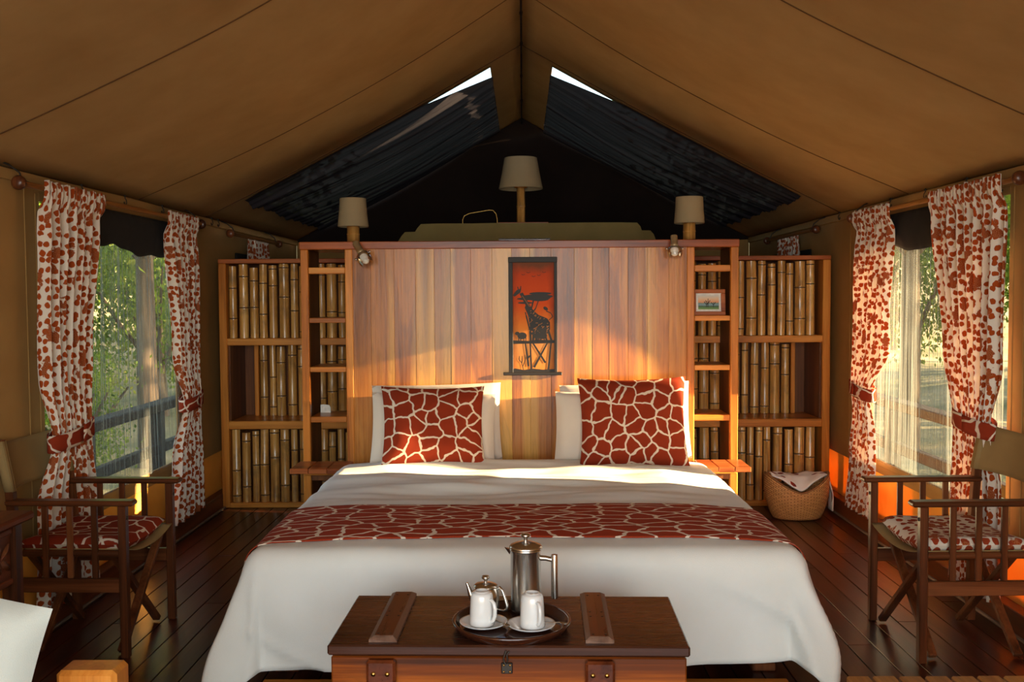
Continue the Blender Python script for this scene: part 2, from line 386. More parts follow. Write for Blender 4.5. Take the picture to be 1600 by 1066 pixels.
# ================================================================== THE SETTING
WX = 2.12; EZ = 1.968; K = .53; RZ = EZ + WX * K; Y0 = -1.4; Y1 = 9.12
# floor: sub-floor with one object per board
fl = struct(MB().box(-WX, WX, Y0, Y1, -.09, -.022, .001).build('floor', MT['subfloor']))
bw = .104; nb = 40
pm = {}
for L_ in (0, 1):
    pm[L_] = None
for i in range(nb):
    x = -WX + .0 + i * bw
    cut = 3.9 + (i * 37 % 11) * .28
    for a, b in ((Y0, cut), (cut, Y1)):
        m = MB().box(-bw / 2 + .0025, bw / 2 - .0025, 0, b - a - .003, -.022, 0, .001)
        o = m.build('floor_board', MT['floor'], fl, (x + bw / 2, a, R.uniform(-.0012, 0)))
# roof
def roofz(x, y):
    u = abs(x) / WX
    sag = .075 * math.sin(PI * u ** .9)
    bow = .02 * math.sin(PI * ((y - 3.56) % 1.69) / 1.69) * math.sin(PI * min(1, u))
    fade = 1 - .75 * sst(5.9, 6.5, y)
    return RZ - K * abs(x) - (sag + bow) * fade + .012 * fb(x * 1.5, y * 1.2, 3.1) * fade
SKY_A, SKY_B = .21, 1.84; SY0, SY1 = 6.62, 9.06
xs = [i * .1 for i in range(0, 21)] + [.21, 1.84, WX]
xs = sorted(set([round(v, 4) for v in xs]))
ys = [Y0 + i * .13 for i in range(int((SY0 - Y0) / .13) + 1)] + [SY0] + [SY0 + (SY1 - SY0) * i / 18 for i in range(1, 19)] + [Y1]
roof = None
for sgn, nm in ((-1, 'ceiling'), (1, 'ceiling')):
    mb = MB(); nx = len(xs); ny = len(ys)
    def rp(u, v): i = round(u * (nx - 1)); j = round(v * (ny - 1)); x = xs[i]; return (sgn * x, ys[j], roofz(x, ys[j]))
    def sk(i, j): return xs[i] >= SKY_A - 1e-4 and xs[i + 1] <= SKY_B + 1e-4 and ys[j] >= SY0 - 1e-4 and ys[j + 1] <= SY1 + 1e-4
    mb.grid(nx - 1, ny - 1, rp, skip=sk)
    o = struct(mb.build(nm, MT['canvas_roof'], solid=.004))
    # seams (felled double layer) as slim strips under the canvas
    for ysm in (.19, 1.91, 3.62, 5.35, 6.48):
        sm_ = MB().grid(1, 42, lambda u, v: (sgn * (v * (WX - .01)), ysm + (u - .5) * (.008 if ysm < 6 else .02), roofz(v * (WX - .01), ysm) - .0045 - .001 * (1 if .2 < u < .8 else 0)))
        sm_.build('seam', MT['seam'] if 'seam' in MT else MT.setdefault('seam', m_cloth('seam_thread', (96, 64, 34), bs=400)), o, solid=.002)
    # edge hem band along the eave
    hb = MB().box(sgn * (WX - .012), sgn * (WX + .002), 0, Y1 - Y0, EZ - .05, EZ - .004, .002)
    hb.build('hem', MT['canvas'], o, (0, Y0, 0))
# side walls with window openings
WY0, WY1, WZ0, WZ1 = 4.25, 5.89, .44, 1.855
def rippled(o): return o
for sgn, side in ((-1, 'left'), (1, 'right')):
    mb = MB(); T0, T1 = sgn * WX, sgn * (WX + .006)
    SK = .36
    mb.box(T0, T1, Y0, WY0, SK, EZ + .02, .001); mb.box(T0, T1, WY1, Y1, SK, EZ + .02, .001)
    mb.box(T0, T1, WY0, WY1, SK, WZ0, .001); mb.box(T0, T1, WY0, WY1, WZ1, EZ + .02, .001)
    w = struct(mb.build('wall_' + side, MT['canvas']))
    # vertical seams / reinforcement folds beside the window
    for yy in (WY0 - .12, WY1 + .16, WY1 + .42):
        MB().box(sgn * (WX - .003), sgn * WX, yy - .008, yy + .008, SK, EZ - .05, .003).build('seam', MT['canvas'], w)
    # window hem
    h = MB(); a = sgn * (WX - .003); b = sgn * WX
    h.box(a, b, WY0 - .035, WY0, WZ0 - .03, WZ1 + .03, .003); h.box(a, b, WY1, WY1 + .035, WZ0 - .03, WZ1 + .03, .003)
    h.box(a, b, WY0, WY1, WZ0 - .035, WZ0, .003); h.box(a, b, WY0, WY1, WZ1, WZ1 + .035, .003)
    h.build('hem', MT['canvas'], w)
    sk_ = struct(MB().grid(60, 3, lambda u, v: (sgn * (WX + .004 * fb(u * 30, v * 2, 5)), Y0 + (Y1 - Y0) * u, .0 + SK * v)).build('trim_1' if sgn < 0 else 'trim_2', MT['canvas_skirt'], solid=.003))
    struct(MB().box(sgn * (WX - .075), sgn * (WX - .01), Y0, Y1, 0, .10, .004).build('baseboard_' + side, MT['dark_wood_y'] if 'dark_wood_y' in MT else MT.setdefault('dark_wood_y', m_wood('dark_mahogany_y', (60, 28, 14), (96, 46, 24), (124, 66, 36), 1, .4, 1.0, .2))))
    struct(MB().box(sgn * (WX - .094), sgn * (WX - .078), Y0, Y1, 0, .012, .003).build('trim_3' if sgn < 0 else 'trim_4', MT['seam_pale'] if 'seam_pale' in MT else MT.setdefault('seam_pale', m_simple('pale_beading', (120, 100, 84), .5))))
# back gable
mb = MB(); mb.box(-WX, WX, Y1, Y1 + .006, 0, 1.972, .001)
wb = struct(mb.build('wall_back', MT['canvas']))
def gz(x): return roofz(x, Y1)
n = 24; vs = []; fs = []
for i in range(n + 1):
    x = -WX + 2 * WX * i / n; low = 1.90 + .05 * (abs(x) / WX) ** 2
    vs += [(x, Y1 - .012, min(low, gz(x))), (x, Y1 - .012, gz(x))]
for i in range(n): a = 2 * i; fs.append([a, a + 2, a + 3, a + 1])
struct(MB().add(vs, fs).build('window_5', MT['canvas_dark'], solid=.004))
# ridge rope and ties
rr = thing('ridge_rope', 'thin dark ridge rope running along the peak of the tent roof', 'rope', (0, 0, RZ))
MB().tube([(0, Y0 + (Y1 - .03 - Y0) * i / 30, -.045 - .012 * math.sin(i * 1.3)) for i in range(31)], .006, 8).build('rope', MT['canvas_dark'], rr)
for y in (4.55, 5.2, 5.7, 6.38, 7.3, 8.2):
    MB().tube([(0, y, .0), (.006, y, -.02), (0, y, -.062), (-.006, y + .01, -.02), (0, y, 0)], .004, 6).build('tie', MT['canvas_dark'], rr)
# windows: net, black rolled flap
def window(i, sgn, y0, y1, z0, z1):
    mb = MB()
    def f(u, v):
        y = y0 + (y1 - y0) * u; z = z0 + (z1 - z0) * v
        x = WX - .02 + .012 * fb(y * 26, v * 1.2 + u * 2, i) + .007 * fb(y * 60, v * .6, i + 9)
        return (sgn * x, y, z)
    mb.grid(130, 14, f, lambda u, v: (u * (y1 - y0) + .12 * v * (u - .5), v * (z1 - z0)))
    o = struct(mb.build('window_%d' % i, MT['net']))
    # black flap hanging behind the top of the opening with a scalloped lower edge
    def g(u, v):
        y = y0 + (y1 - y0) * u
        drop = .17 + .045 * abs(math.sin(u * 5.2 + i)) + .02 * fb(u * 9, 0, i)
        z = z1 + .02 - drop * v
        return (sgn * (WX - .036 - .02 * math.sin(v * PI) + .006 * fb(y * 20, v * 2, 2)), y, z)
    MB().grid(60, 10, g).build('rolled_flap', MT['net_black'], o, solid=.003)
    return o
window(1, -1, WY0, WY1, WZ0, WZ1); window(2, 1, WY0, WY1, WZ0, WZ1)
for i, sgn in ((3, -1), (4, 1)):
    struct(MB().box(sgn * (WX - .02), sgn * (WX - .008), 7.12, 8.3, .9, 1.76, .004).build('window_%d' % i, MT['net_black']))
# skylight net
for k, sgn in enumerate((-1, 1)):
    mb = MB()
    def f(u, v):     # u: ridge -> eave, v: near -> far
        near = 1 - v
        xa = SKY_A - .01 ; xb = SKY_B + .03
        xe = xa + (xb - xa) * u
        y = SY0 - .07 + (SY1 - SY0 + .09) * v
        # the near upper corner has slipped back and leaves a gap to the sky
        y += (.34 if sgn < 0 else .30) * max(0, 1 - u / .30) * max(0, 1 - v / .35) ** 1
        z = roofz(min(xe, WX), y) - .008
        fe = sst(0, .08, v)
        z -= .06 * math.sin(PI * min(1, u)) * math.sin(PI * v) * fe
        z += fe * (.030 * fb(y * 7 + u * 1.5, u * .8, k + 4) + .018 * fb(y * 19 + u, u * .5, k + 7) - .02)
        return (sgn * xe, y, z)
    mb.grid(40, 200, f, lambda u, v: (u * 1.6, v * 2.4))
    o = mb.build('skylight_net', MT['net_dark'])
    tag(o, ('dark gathered shade net hung under the left roof opening above the bookcase' if sgn < 0 else 'dark gathered shade net hung under the right roof opening, dotted with light'), 'shade net')

# ================================================================== BAMBOO CABINETS
def pole_mesh(L, r, seed, name='bamboo_pole'):
    rg = random.Random(seed); mb = MB(); pts = []; rad = []; mats = []
    nodes = sorted(rg.uniform(.08, .92) for _ in range(2)) if L > .4 else [rg.uniform(.3, .7)]
    if len(nodes) == 2 and nodes[1] - nodes[0] < .3: nodes[1] = min(.95, nodes[0] + .42)
    bx, by = rg.uniform(-.004, .004), rg.uniform(-.002, .002)
    zs = [0]
    for nd in nodes:
        z = nd * L; zs += [z - .012, z - .004, z, z + .004, z + .012]
    zs.append(L)
    nn = 10; vs = []
    for z in zs:
        dn = min(abs(z - nd * L) for nd in nodes)
        rr_ = r * (1.0 if dn > .008 else (1.09 if dn > .002 else .97))
        rr_ *= 1 - .05 * z / L
        for j in range(nn):
            w = 2 * PI * j / nn; vs.append((rr_ * math.cos(w) + bx * math.sin(PI * z / L) + .004 * fb(z * 2, 0, seed), rr_ * math.sin(w) + by * math.sin(PI * z / L), z))
    fs = []; ms = []
    for i in range(len(zs) - 1):
        mid = (zs[i] + zs[i + 1]) / 2; dn = min(abs(mid - nd * L) for nd in nodes)
        for j in range(nn): fs.append([i * nn + j, i * nn + (j + 1) % nn, (i + 1) * nn + (j + 1) % nn, (i + 1) * nn + j]); ms.append(1 if dn < .0045 else 0)
    mb.add(vs, fs, 0, True); mb.m = ms[:]
    mb.add(vs[:nn], [list(range(nn))[::-1]], 0); mb.add(vs[-nn:], [list(range(nn))], 0)
    return mb
CY = 6.52; CD = .40
def cabinet(sgn, label, xo, xi):
    t = thing('bamboo_cabinet', label, 'cabinet', (0, CY, 0))
    a, b = (xo, xi) if sgn < 0 else (xi, xo)
    ztop = 1.69; s1, s2 = 1.155, 1.107; n1, n2 = .592, .538
    fw = MT['frame_wood']; fx = MT['frame_wood_x']
    so = (xo, xo + .052) if sgn < 0 else (xo - .052, xo)
    MB().box(so[0], so[1], 0, CD, 0, ztop - .03, .004).build('side_panel', fw, t)
    si = (xi - .03, xi) if sgn < 0 else (xi, xi + .03)
    MB().box(si[0], si[1], 0, CD, 0, ztop - .03, .004).build('side_panel', fw, t)
    MB().box(a, b, -.004, CD, ztop - .03, ztop, .004).build('top_board', MT['top_wood'], t)
    ia = a + (.052 if sgn < 0 else .03); ib = b - (.03 if sgn < 0 else .052)
    MB().box(ia, ib, .0, CD, s2, s1, .004).build('shelf', fx, t)
    MB().box(ia, ib, .0, CD, n2, n1, .004).build('shelf', fx, t)
    MB().box(ia, ib, .0, CD, 0, .035, .004).build('plinth', fx, t)
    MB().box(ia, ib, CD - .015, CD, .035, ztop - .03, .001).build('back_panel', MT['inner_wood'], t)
    # niche side lining
    lx = (ia, ia + .10) if sgn < 0 else (ib - .10, ib)
    MB().box(lx[0], lx[0] + .012 if sgn < 0 else lx[1], .03, CD - .02, n1, s2, .002).build('niche_side', MT['inner_wood'], t) if sgn < 0 else MB().box(ib - .012, ib, .03, CD - .02, n1, s2, .002).build('niche_side', MT['inner_wood'], t)
    pr = (ia + .095, ia + .125) if sgn < 0 else (ib - .125, ib - .095)
    MB().box(pr[0], pr[1], CD - .09, CD - .05, n1, s2, .003).build('niche_post', MT['frame_wood'], t)
    rows = ((s1, ztop - .03, .045, 0), (n1, s2, CD - .07, 1), (.035, n2, .045, 0))
    for z0, z1, yy, nic in rows:
        x = ia + .006 if not (nic and sgn < 0) else ia + .13
        xe = ib - .004 if not (nic and sgn > 0) else ib - .13
        k = 0
        while x < xe - .035:
            w = R.choice((.050, .055, .060, .066, .072)); w = min(w, xe - x)
            L = z1 - z0 - .006 if R.random() < .5 else z1 - z0 - R.uniform(.008, .03)
            pole_mesh(L, w / 2, R.randrange(9999)).build('bamboo_pole', [MT['bamboo'], MT['node']], t, (x + w / 2, yy + R.uniform(-.006, .006), z0 + .001)).rotation_euler = (0, R.uniform(-.006, .006), R.uniform(0, 6))
            x += w + R.uniform(.004, .012); k += 1
    return t
cabinet(-1, 'bamboo-fronted shelving cabinet left of the bed against the left tent wall', P(344, 600, Y=CY).x, -.93)
cabinet(1, 'bamboo-fronted shelving cabinet right of the bed behind the palm basket', .93, P(1296, 600, Y=CY).x) if False else None
def cab_r():
    xo = P(1297, 600, Y=CY).x
    return cabinet(1, 'bamboo-fronted shelving cabinet right of the bed behind the palm basket', xo, .93)
cab_r()

# ================================================================== HEADBOARD WITH OPEN BOOKCASES
HY = 5.6; HD = .38
hb = thing('headboard', 'wide honey-coloured plank headboard with open bookcases at both ends', 'headboard', (0, HY, 0))
xl = P(469, 385, Y=HY).x; xr = P(1154, 380, Y=HY).x; xli = P(546, 500, Y=HY).x; xri = P(1079, 500, Y=HY).x
ZT = P(815, 376, Y=HY).z; ZB = P(815, 388, Y=HY).z
MB().box(xl - .004, xr + .004, -.012, HD + .01, ZB, ZT, .004).build('top_board', MT['top_wood'], hb)
nP = 17; hw = (xri - xli - .044) / nP; x = xli + .022; wid = [hw * R.uniform(.82, 1.18) for _ in range(nP)]
sc_ = (xri - xli - .044) / sum(wid)
for w in wid:
    w *= sc_
    MB().box(0, w - .0005, 0, .022, .12, ZB, .0009).build('plank', MT['plank'], hb, (x, -.004 + R.uniform(-.0008, .0008), 0)); x += w
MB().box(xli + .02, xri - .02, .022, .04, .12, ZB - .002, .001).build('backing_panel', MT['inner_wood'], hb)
for x0, x1 in ((xl, xl + .044), (xli - .022, xli + .022), (xri - .022, xri + .022), (xr - .044, xr)):
    MB().box(x0, x1, -.006, .034, 0, ZB, .004).build('post', MT['frame_wood'], hb)
for x0 in (xl + .008, xli - .012, xri - .008, xr - .028):
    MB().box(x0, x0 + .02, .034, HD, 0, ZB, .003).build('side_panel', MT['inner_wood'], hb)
for sgn in (-1, 1):
    a, b = (xl + .044, xli - .022) if sgn < 0 else (xri + .022, xr - .044)
    for py, pt in ((417, 427), (496, 504), (573, 581), (651, 660)):
        z1 = P(815, py - 1, Y=HY).z; z0 = P(815, pt - 1, Y=HY).z
        MB().box(a + .001, b - .001, 0, .30 if py > 420 else .12, z0, z1, .003).build('shelf', MT['frame_wood_x'], hb)
    MB().box(a + .001, b - .001, 0, HD - .02, .20, .225, .003).build('shelf', MT['frame_wood_x'], hb)
    # bedside ledge reaching forward of the bookcase
    ya = -.26; za, zb = .445, .475
    lx0, lx1 = (xl - .02, -.99) if sgn < 0 else (.99, xr + .02)
    mb = MB(); nbd = 3
    for q in range(nbd):
        p0 = lx0 + (lx1 - lx0) * q / nbd; p1 = lx0 + (lx1 - lx0) * (q + 1) / nbd
        MB().box(p0, p1 - .0015, ya, -.008, za, zb, .004).build('ledge_board', MT['top_wood'], hb)
    MB().box(lx0 + .03, lx1 - .03, -.008 - .02, -.008, za - .05, za, .003).build('ledge_cleat', MT['frame_wood_x'], hb)
    MB().box(a, b, .0, .012, .36, za, .002).build('kick_board', MT['inner_wood'], hb)
# things on the shelves
p = P(1107, 488, Y=HY + .12)
fz = P(815, 495, Y=HY).z
pf = thing('picture_frame', 'small wooden picture frame with a green savanna scene, on the right bookcase', 'picture frame', (P(1107, 480, Y=HY + .07).x, HY + .06, fz), -.08)
FW, FH = .195, .155; M = Matrix.Rotation(-.16, 4, 'X')
for x0, x1, z0, z1 in ((-FW/2, FW/2, 0, .024), (-FW/2, FW/2, FH-.024, FH), (-FW/2, -FW/2+.026, .024, FH-.024), (FW/2-.026, FW/2, .024, FH-.024)):
    MB().box(x0, x1, 0, .014, z0, z1, .003, M=M).build('frame_rail', MT['top_wood'], pf)
MB().box(-FW/2+.02, FW/2-.02, .006, .009, .02, FH-.02, .001, M=M).build('mount', MT['bulb'], pf)
mb = MB(); q = [(-FW/2+.038, .005, .036), (FW/2-.038, .005, .036), (FW/2-.038, .005, FH-.036), (-FW/2+.038, .005, FH-.036)]
mb.add([M @ Vector(v) for v in q], [[0, 1, 2, 3]], uvs=[(0, 0), (1, 0), (1, 1), (0, 1)]); pr = mb.build('print', MT['landscape'], pf)
mb = MB()
for tx, th in ((-.012, .035), (-.004, .05), (.028, .028)):
    mb.add([M @ Vector(v) for v in ((tx-.002, .0045, .05), (tx+.002, .0045, .05), (tx+.003, .0045, .05+th), (tx, .0045, .05+th))], [[0, 1, 2, 3]])
    for a_ in (-1, 1): mb.add([M @ Vector(v) for v in ((tx, .0045, .06), (tx+a_*.014, .0045, .062+th*.5), (tx+a_*.012, .0045, .065+th*.55), (tx, .0045, .064))], [[0, 1, 2, 3]])
mb.build('tree_print', MT['black'], pr)
MB().box(-.01, .01, .09, .096, 0, .11, .002, M=Matrix.Rotation(.25, 4, 'X')).build('easel_back', MT['top_wood'], pf)
# small white card holder on lower left shelf
wz = P(815, 650, Y=HY).z; wx = P(509, 634, Y=HY + .2).x
mb = MB()
pts = [(-.03, 0), (.03, 0), (.03, .03), (.022, .046), (-.012, .050), (-.03, .048)]
mb.prism(pts, lambda a, b, d: (a, d, b), -.006, .006)
tag(mb.build('paper_card', MT['bulb'], None, (wx, HY + .2, wz + .001)), 'small white folded card on a low shelf of the left bookcase', 'card')

# ================================================================== LAMPS AND SPOTS
def lamp(label, x, y, z, r0, r1, hs, hstem, rs, board=None, group=None):
    t = thing('bamboo_lamp', label, 'lamp', (x, y, z), 0, group)
    if board:
        MB().box(-board[0], board[1], -.06, .06, 0, .012, .003).build('base', MT['top_wood'], t)
    else:
        MB().box(-.045, .045, -.045, .045, 0, .008, .003).build('base', MT['frame_wood_x'], t)
    z0 = .012 if board else .008
    zz = [z0, z0 + hstem * .45, z0 + hstem * .46, z0 + hstem * .48, z0 + hstem * .49, z0 + hstem]
    MB().lathe([(0, z0)] + [(rs * k, v) for v, k in zip(zz, (1, 1, 1.06, 1.06, 1, .97))] + [(0, z0 + hstem)], n=20).build('stem', MT['bamboo'], t)
    zs = z0 + hstem
    MB().lathe([(0, zs), (rs * 1.5, zs), (rs * 1.5, zs + .018), (0, zs + .018)], n=24, sm=False).build('collar', MT['frame_wood_x'], t)
    MB().lathe([(.012, zs + .018), (.012, zs + .05), (.022, zs + .07), (.026, zs + .09), (.016, zs + .115), (0, zs + .12)], n=16).build('bulb', MT['bulb'], t)
    s = MB(); zb = zs - .008
    s.lathe([(r0, zb), (r0 + .002, zb + .004), (r1 + (r0 - r1) * .5, zb + hs * .5), (r1 + .001, zb + hs - .004), (r1, zb + hs)], n=40)
    sh = s.build('shade', MT['shade'], t, solid=.003)
    return t
lx = P(552, 360, Y=5.78).x
lamp('small cream-shaded bamboo lamp on the left end of the headboard', P(552, 360, Y=5.78).x, 5.78, ZT, .088, .075, .168, .098, .037, group=None)
lamp('small cream-shaded bamboo lamp on the right end of the headboard beside the bookcase', P(1077, 360, Y=5.78).x, 5.78, ZT, .086, .078, .155, .105, .037)
# canvas-covered box behind the headboard
by0, by1 = 7.02, 7.42; zt = P(815, 348.5, Y=by0).z; zb = zt - .33
cb = thing('canvas_box', 'low olive canvas-covered box with sloping ends rising behind the headboard', 'box', (0, by0, 0))
xa, xb = P(655, 350, Y=by0).x, P(998, 350, Y=by0).x; xc, xd = P(588, 395, Y=by0).x, P(1045, 395, Y=by0).x
def slab(x0, x1, x2, x3, z0, z1, y0, y1, nm, par):
    mb = MB(); N = 20
    def f(u, v):
        y = y0 + (y1 - y0) * v
        return (x0 + (x1 - x0) * u, y, z1 + .004 * fb(u * 7, v * 2, 1))
    poly = [(x2, z0)] + [(x0 - .012, z1 - .03), (x0 + .012, z1 - .003)] + [(x0 + (x1 - x0) * i / 12, z1 + .003 * fb(i * .9, 0, 2)) for i in range(1, 12)] + [(x1 - .012, z1 - .003), (x1 + .012, z1 - .03), (x3, z0)]
    mb.prism(poly[::-1], lambda a, b, d: (a, d, b), y0, y1)
    return mb.build(nm, MT['canvas_olive'], par)
slab(xa, xb, xc + .1, xd - .1, zt - .33, zt, 0, .38, 'cover', cb)
slab(xa - .12, xb + .10, xc, xd, zt - .36, zt - .055, .03, .41, 'under_cover', cb)
MB().box(xc + .06, xd - .06, .05, .38, 0, zt - .36, .004).build('case', MT['inner_wood'], cb)
lamp('large cream-shaded bamboo lamp standing behind the middle of the headboard', P(814, 340, Y=7.16).x, 7.16, zt, .158, .118, .225, .255, .031, board=(.175, .20))
hx0, hx1 = P(723, 350, Y=7.1).x, P(777, 350, Y=7.1).x; w_ = hx1 - hx0
wl = MB().tube([(0, 0, -.004), (.0, 0, .03), (.012, 0, .058), (.05, 0, .075), (.10, 0, .083), (w_ - .06, 0, .098), (w_ - .03, 0, .096), (w_ - .008, 0, .07), (w_, 0, .03), (w_, 0, -.004)], .0035, 8)
tag(wl.build('wire_hoop', MT['brass'], None, (hx0, 7.1, zt + .003)), 'thin bent wire loop on the canvas box left of the large lamp', 'wire loop')
st = MB(); x0, x1 = P(779, 377, Y=5.62).x, P(860, 377, Y=5.62).x
st.grid(40, 6, lambda u, v: (x0 + (x1 - x0) * u, 5.62 + .05 * v, ZT + .004 + .009 * math.sin(PI * v) + .003 * fb(u * 30, v * 4, 1)))
tag(st.build('metal_strip', MT['silver'], None, solid=.003), 'crinkled silver strip lying on top of the headboard above the picture', 'strip')
def spot(label, top, bot, dish):
    t = thing('spotlight', label, 'spotlight', top)
    d = (bot - top); L = d.length; d.normalize()
    q = Vector((0, 0, -1)).rotation_difference(d).to_matrix().to_4x4()
    MB().lathe([(0, 0), (.018, 0), (.020, -.004), (.020, -L * .55), (.022, -L * .56), (.022, -L * .72), (0, -L * .72)], n=20, M=q).build('socket', MT['bronze'], t)
    MB().lathe([(.019, -L * .72), (.023, -L * .85), (.024, -L * 1.05), (.017, -L * 1.14), (.021, -L * 1.22), (.010, -L * 1.33), (0, -L * 1.34)], n=16, M=q).build('bulb', MT['bulb'], t)
    MB().lathe([(.022, -L * .70), (.038, -L * .80), (.044, -L * 1.0), (.042, -L * 1.25), (.036, -L * 1.42)], n=24, M=q).build('glass_shade', MT['glass'], t)
    MB().tube([(0, .0, -.01), (0, .03, -.012), (0, HY - top.y + .0, -.02)], .006, 8).build('arm', MT['bronze'], t)
    for s_ in (-1, 1):
        MB().lathe([(0, 0), (.008, .002), (.009, .007), (0, .011)], n=10, M=q @ Matrix.Translation((s_ * .04, 0, -L * .85)) @ Matrix.Rotation(PI / 2 * s_, 4, 'Y')).build('clip', MT['steel'], t)
    return t
spot('clear glass spotlight tilted on the left top corner of the headboard', P(555, 379, Y=5.53), P(569, 403, Y=5.49), 0)
spot('clear glass spotlight pointing down at the right top corner of the headboard', P(1053, 368, Y=5.53), P(1054, 392, Y=5.51), 0)

# ================================================================== BATIK WALL PICTURE
bt = thing('batik_picture', 'tall black-edged orange batik of a giraffe at sunset, hung on the headboard', 'picture', (0, HY - .012, 0))
a = P(795, 403, Y=HY - .01); b = P(870, 583, Y=HY - .01); bx0, bx1, bz0, bz1 = a.x, b.x, b.z, a.z; bw_ = bx1 - bx0; bh = bz1 - bz0
mb = MB(); mb.add([(bx0, 0, bz0), (bx1, 0, bz0), (bx1, 0, bz1), (bx0, 0, bz1)], [[0, 1, 2, 3]], uvs=[(0, 0), (1, 0), (1, 1), (0, 1)])
mb.build('canvas', MT['batik'], bt)
B = MT['black']
MB().box(bx0 - .003, bx0 + .022, -.005, .004, bz0, bz1, .002).build('border', B, bt); MB().box(bx1 - .014, bx1 + .003, -.005, .004, bz0, bz1, .002).build('border', B, bt)
MB().box(bx0 - .004, bx1 + .004, -.008, .006, bz1 - .028, bz1 + .004, .003).build('top_rod', B, bt)
MB().box(bx0 - .035, bx1 + .03, -.012, .006, bz0 - .012, bz0 + .006, .003).build('bottom_rod', B, bt)
def U(u, v, e=0): return (bx0 + bw_ * u, -.0012 - e * .0002, bz0 + bh * v)
sil = MB()
_pc = [0]
def pg(pts, e=0, m=0):
    _pc[0] += 1; e = e * 3 + _pc[0] * .012
    sil.add([U(u, v, e) for u, v in pts], [list(range(len(pts)))], m)
def ln(p, q, w0=.03, w1=None, e=0, m=0):
    w1 = w1 or w0; (a0, b0), (a1, b1) = p, q; dx, dy = (a1 - a0) * bw_, (b1 - b0) * bh; L = math.hypot(dx, dy) or 1; nx_, ny_ = -dy / L, dx / L
    pg([(a0 + nx_ * w0 / 2, b0 + ny_ * w0 / 2 * bw_ / bh), (a1 + nx_ * w1 / 2, b1 + ny_ * w1 / 2 * bw_ / bh), (a1 - nx_ * w1 / 2, b1 - ny_ * w1 / 2 * bw_ / bh), (a0 - nx_ * w0 / 2, b0 - ny_ * w0 / 2 * bw_ / bh)], e, m)
def el(cx, cy, rx, ry, e=0, n=14, m=0, a=0):
    ca, sa = math.cos(a), math.sin(a); pts = []
    for i in range(n):
        w = 2 * PI * i / n; X_, Y_ = rx * math.cos(w), ry * math.sin(w) * bh / bw_
        pts.append((cx + X_ * ca - Y_ * sa, cy + (X_ * sa + Y_ * ca) * bw_ / bh))
    pg(pts, e, m)
pg([(.03, .255), (.98, .26), (.98, .285), (.6, .29), (.4, .28), (.03, .287)])                 # shore line
pg([(.03, 0), (.98, 0), (.98, .035), (.7, .03), (.5, .04), (.3, .028), (.12, .042), (.03, .03)])
# acacia crown of flat layers
for cx, cy, rx, ry in ((.60, .665, .33, .018), (.66, .69, .24, .013), (.44, .645, .28, .012), (.64, .64, .2, .016), (.34, .61, .16, .009), (.72, .655, .16, .02)): el(cx, cy, rx, ry, a=.0)
ln((.52, .64), (.47, .56), .03); ln((.47, .56), (.44, .40), .035); ln((.44, .40), (.45, .28), .045); ln((.62, .63), (.56, .56), .02); ln((.56, .56), (.47, .52), .025)
ln((.36, .50), (.43, .38), .03); ln((.34, .53), (.36, .50), .02)
# giraffe body
pg([(.36, .60), (.42, .60), (.52, .54), (.62, .505), (.80, .475), (.86, .44), (.86, .38), (.82, .345), (.70, .34), (.62, .36), (.56, .35), (.46, .37), (.43, .42), (.40, .50), (.33, .57)], 1)
pg([(.22, .69), (.29, .70), (.42, .60), (.36, .58), (.26, .66)], 1); pg([(.08, .675), (.12, .665), (.24, .70), (.26, .735), (.16, .72)], 1)
ln((.20, .72), (.18, .75), .02, e=1); ln((.24, .725), (.25, .755), .02, e=1)
for p, q in (((.52, .36), (.50, .28)), ((.60, .36), (.58, .28)), ((.74, .35), (.80, .27)), ((.82, .37), (.90, .27))): ln(p, q, .05, .04, 1)
ln((.84, .46), (.92, .49), .016, e=1); ln((.92, .49), (.88, .52), .016, e=1); ln((.88, .52), (.78, .54), .02, e=1); el(.77, .56, .035, .022, 1, a=1.0)
for i in range(46):                                                        # pale net between the coat patches
    u0 = R.uniform(.42, .84); v0 = R.uniform(.36, .55)
    if v0 > .60 - (u0 - .3) * .28: continue
    ln((u0, v0), (u0 + R.uniform(-.05, .05), v0 + R.uniform(-.018, .018)), .012, e=3, m=1)
for i in range(9): ln((.27 + i * .018, .67 - i * .011), (.30 + i * .018, .665 - i * .011), .010, e=3, m=1)
# smaller animals and reflections
for cx, s_ in ((.27, 1), (.70, 1), (.58, .8)):
    el(cx, .325, .10 * s_, .03 * s_, 2); el(cx - .10 * s_, .345, .05 * s_, .016 * s_, 2)
    for k in (-.07, -.03, .04, .08): ln((cx + k, .31), (cx + k, .27), .02, e=2)
for p, q in (((.34, .26), (.40, .06)), ((.44, .26), (.46, .03)), ((.50, .26), (.76, .09)), ((.80, .26), (.52, .05)), ((.88, .26), (.82, .03)), ((.46, .16), (.38, .13))): ln(p, q, .03, .045, 1)
for p, q in (((.30, .02), (.26, .09)), ((.26, .09), (.20, .12)), ((.28, .06), (.34, .12)), ((.26, .09), (.27, .15)), ((.34, .12), (.33, .16)), ((.20, .12), (.21, .15))): ln(p, q, .018, .012, 1)
for k in range(5): u0 = .3 + .11 * k; v0 = .85 + .02 * math.sin(k * 2); ln((u0 - .04, v0 + .008), (u0, v0), .01, e=1); ln((u0, v0), (u0 + .04, v0 + .008), .01, e=1)
MT['coat_net'] = m_simple('ochre_print', (176, 112, 58), .8)
sil.build('silhouette_print', [B, MT['coat_net']], bt)['kind'] = 'stuff'

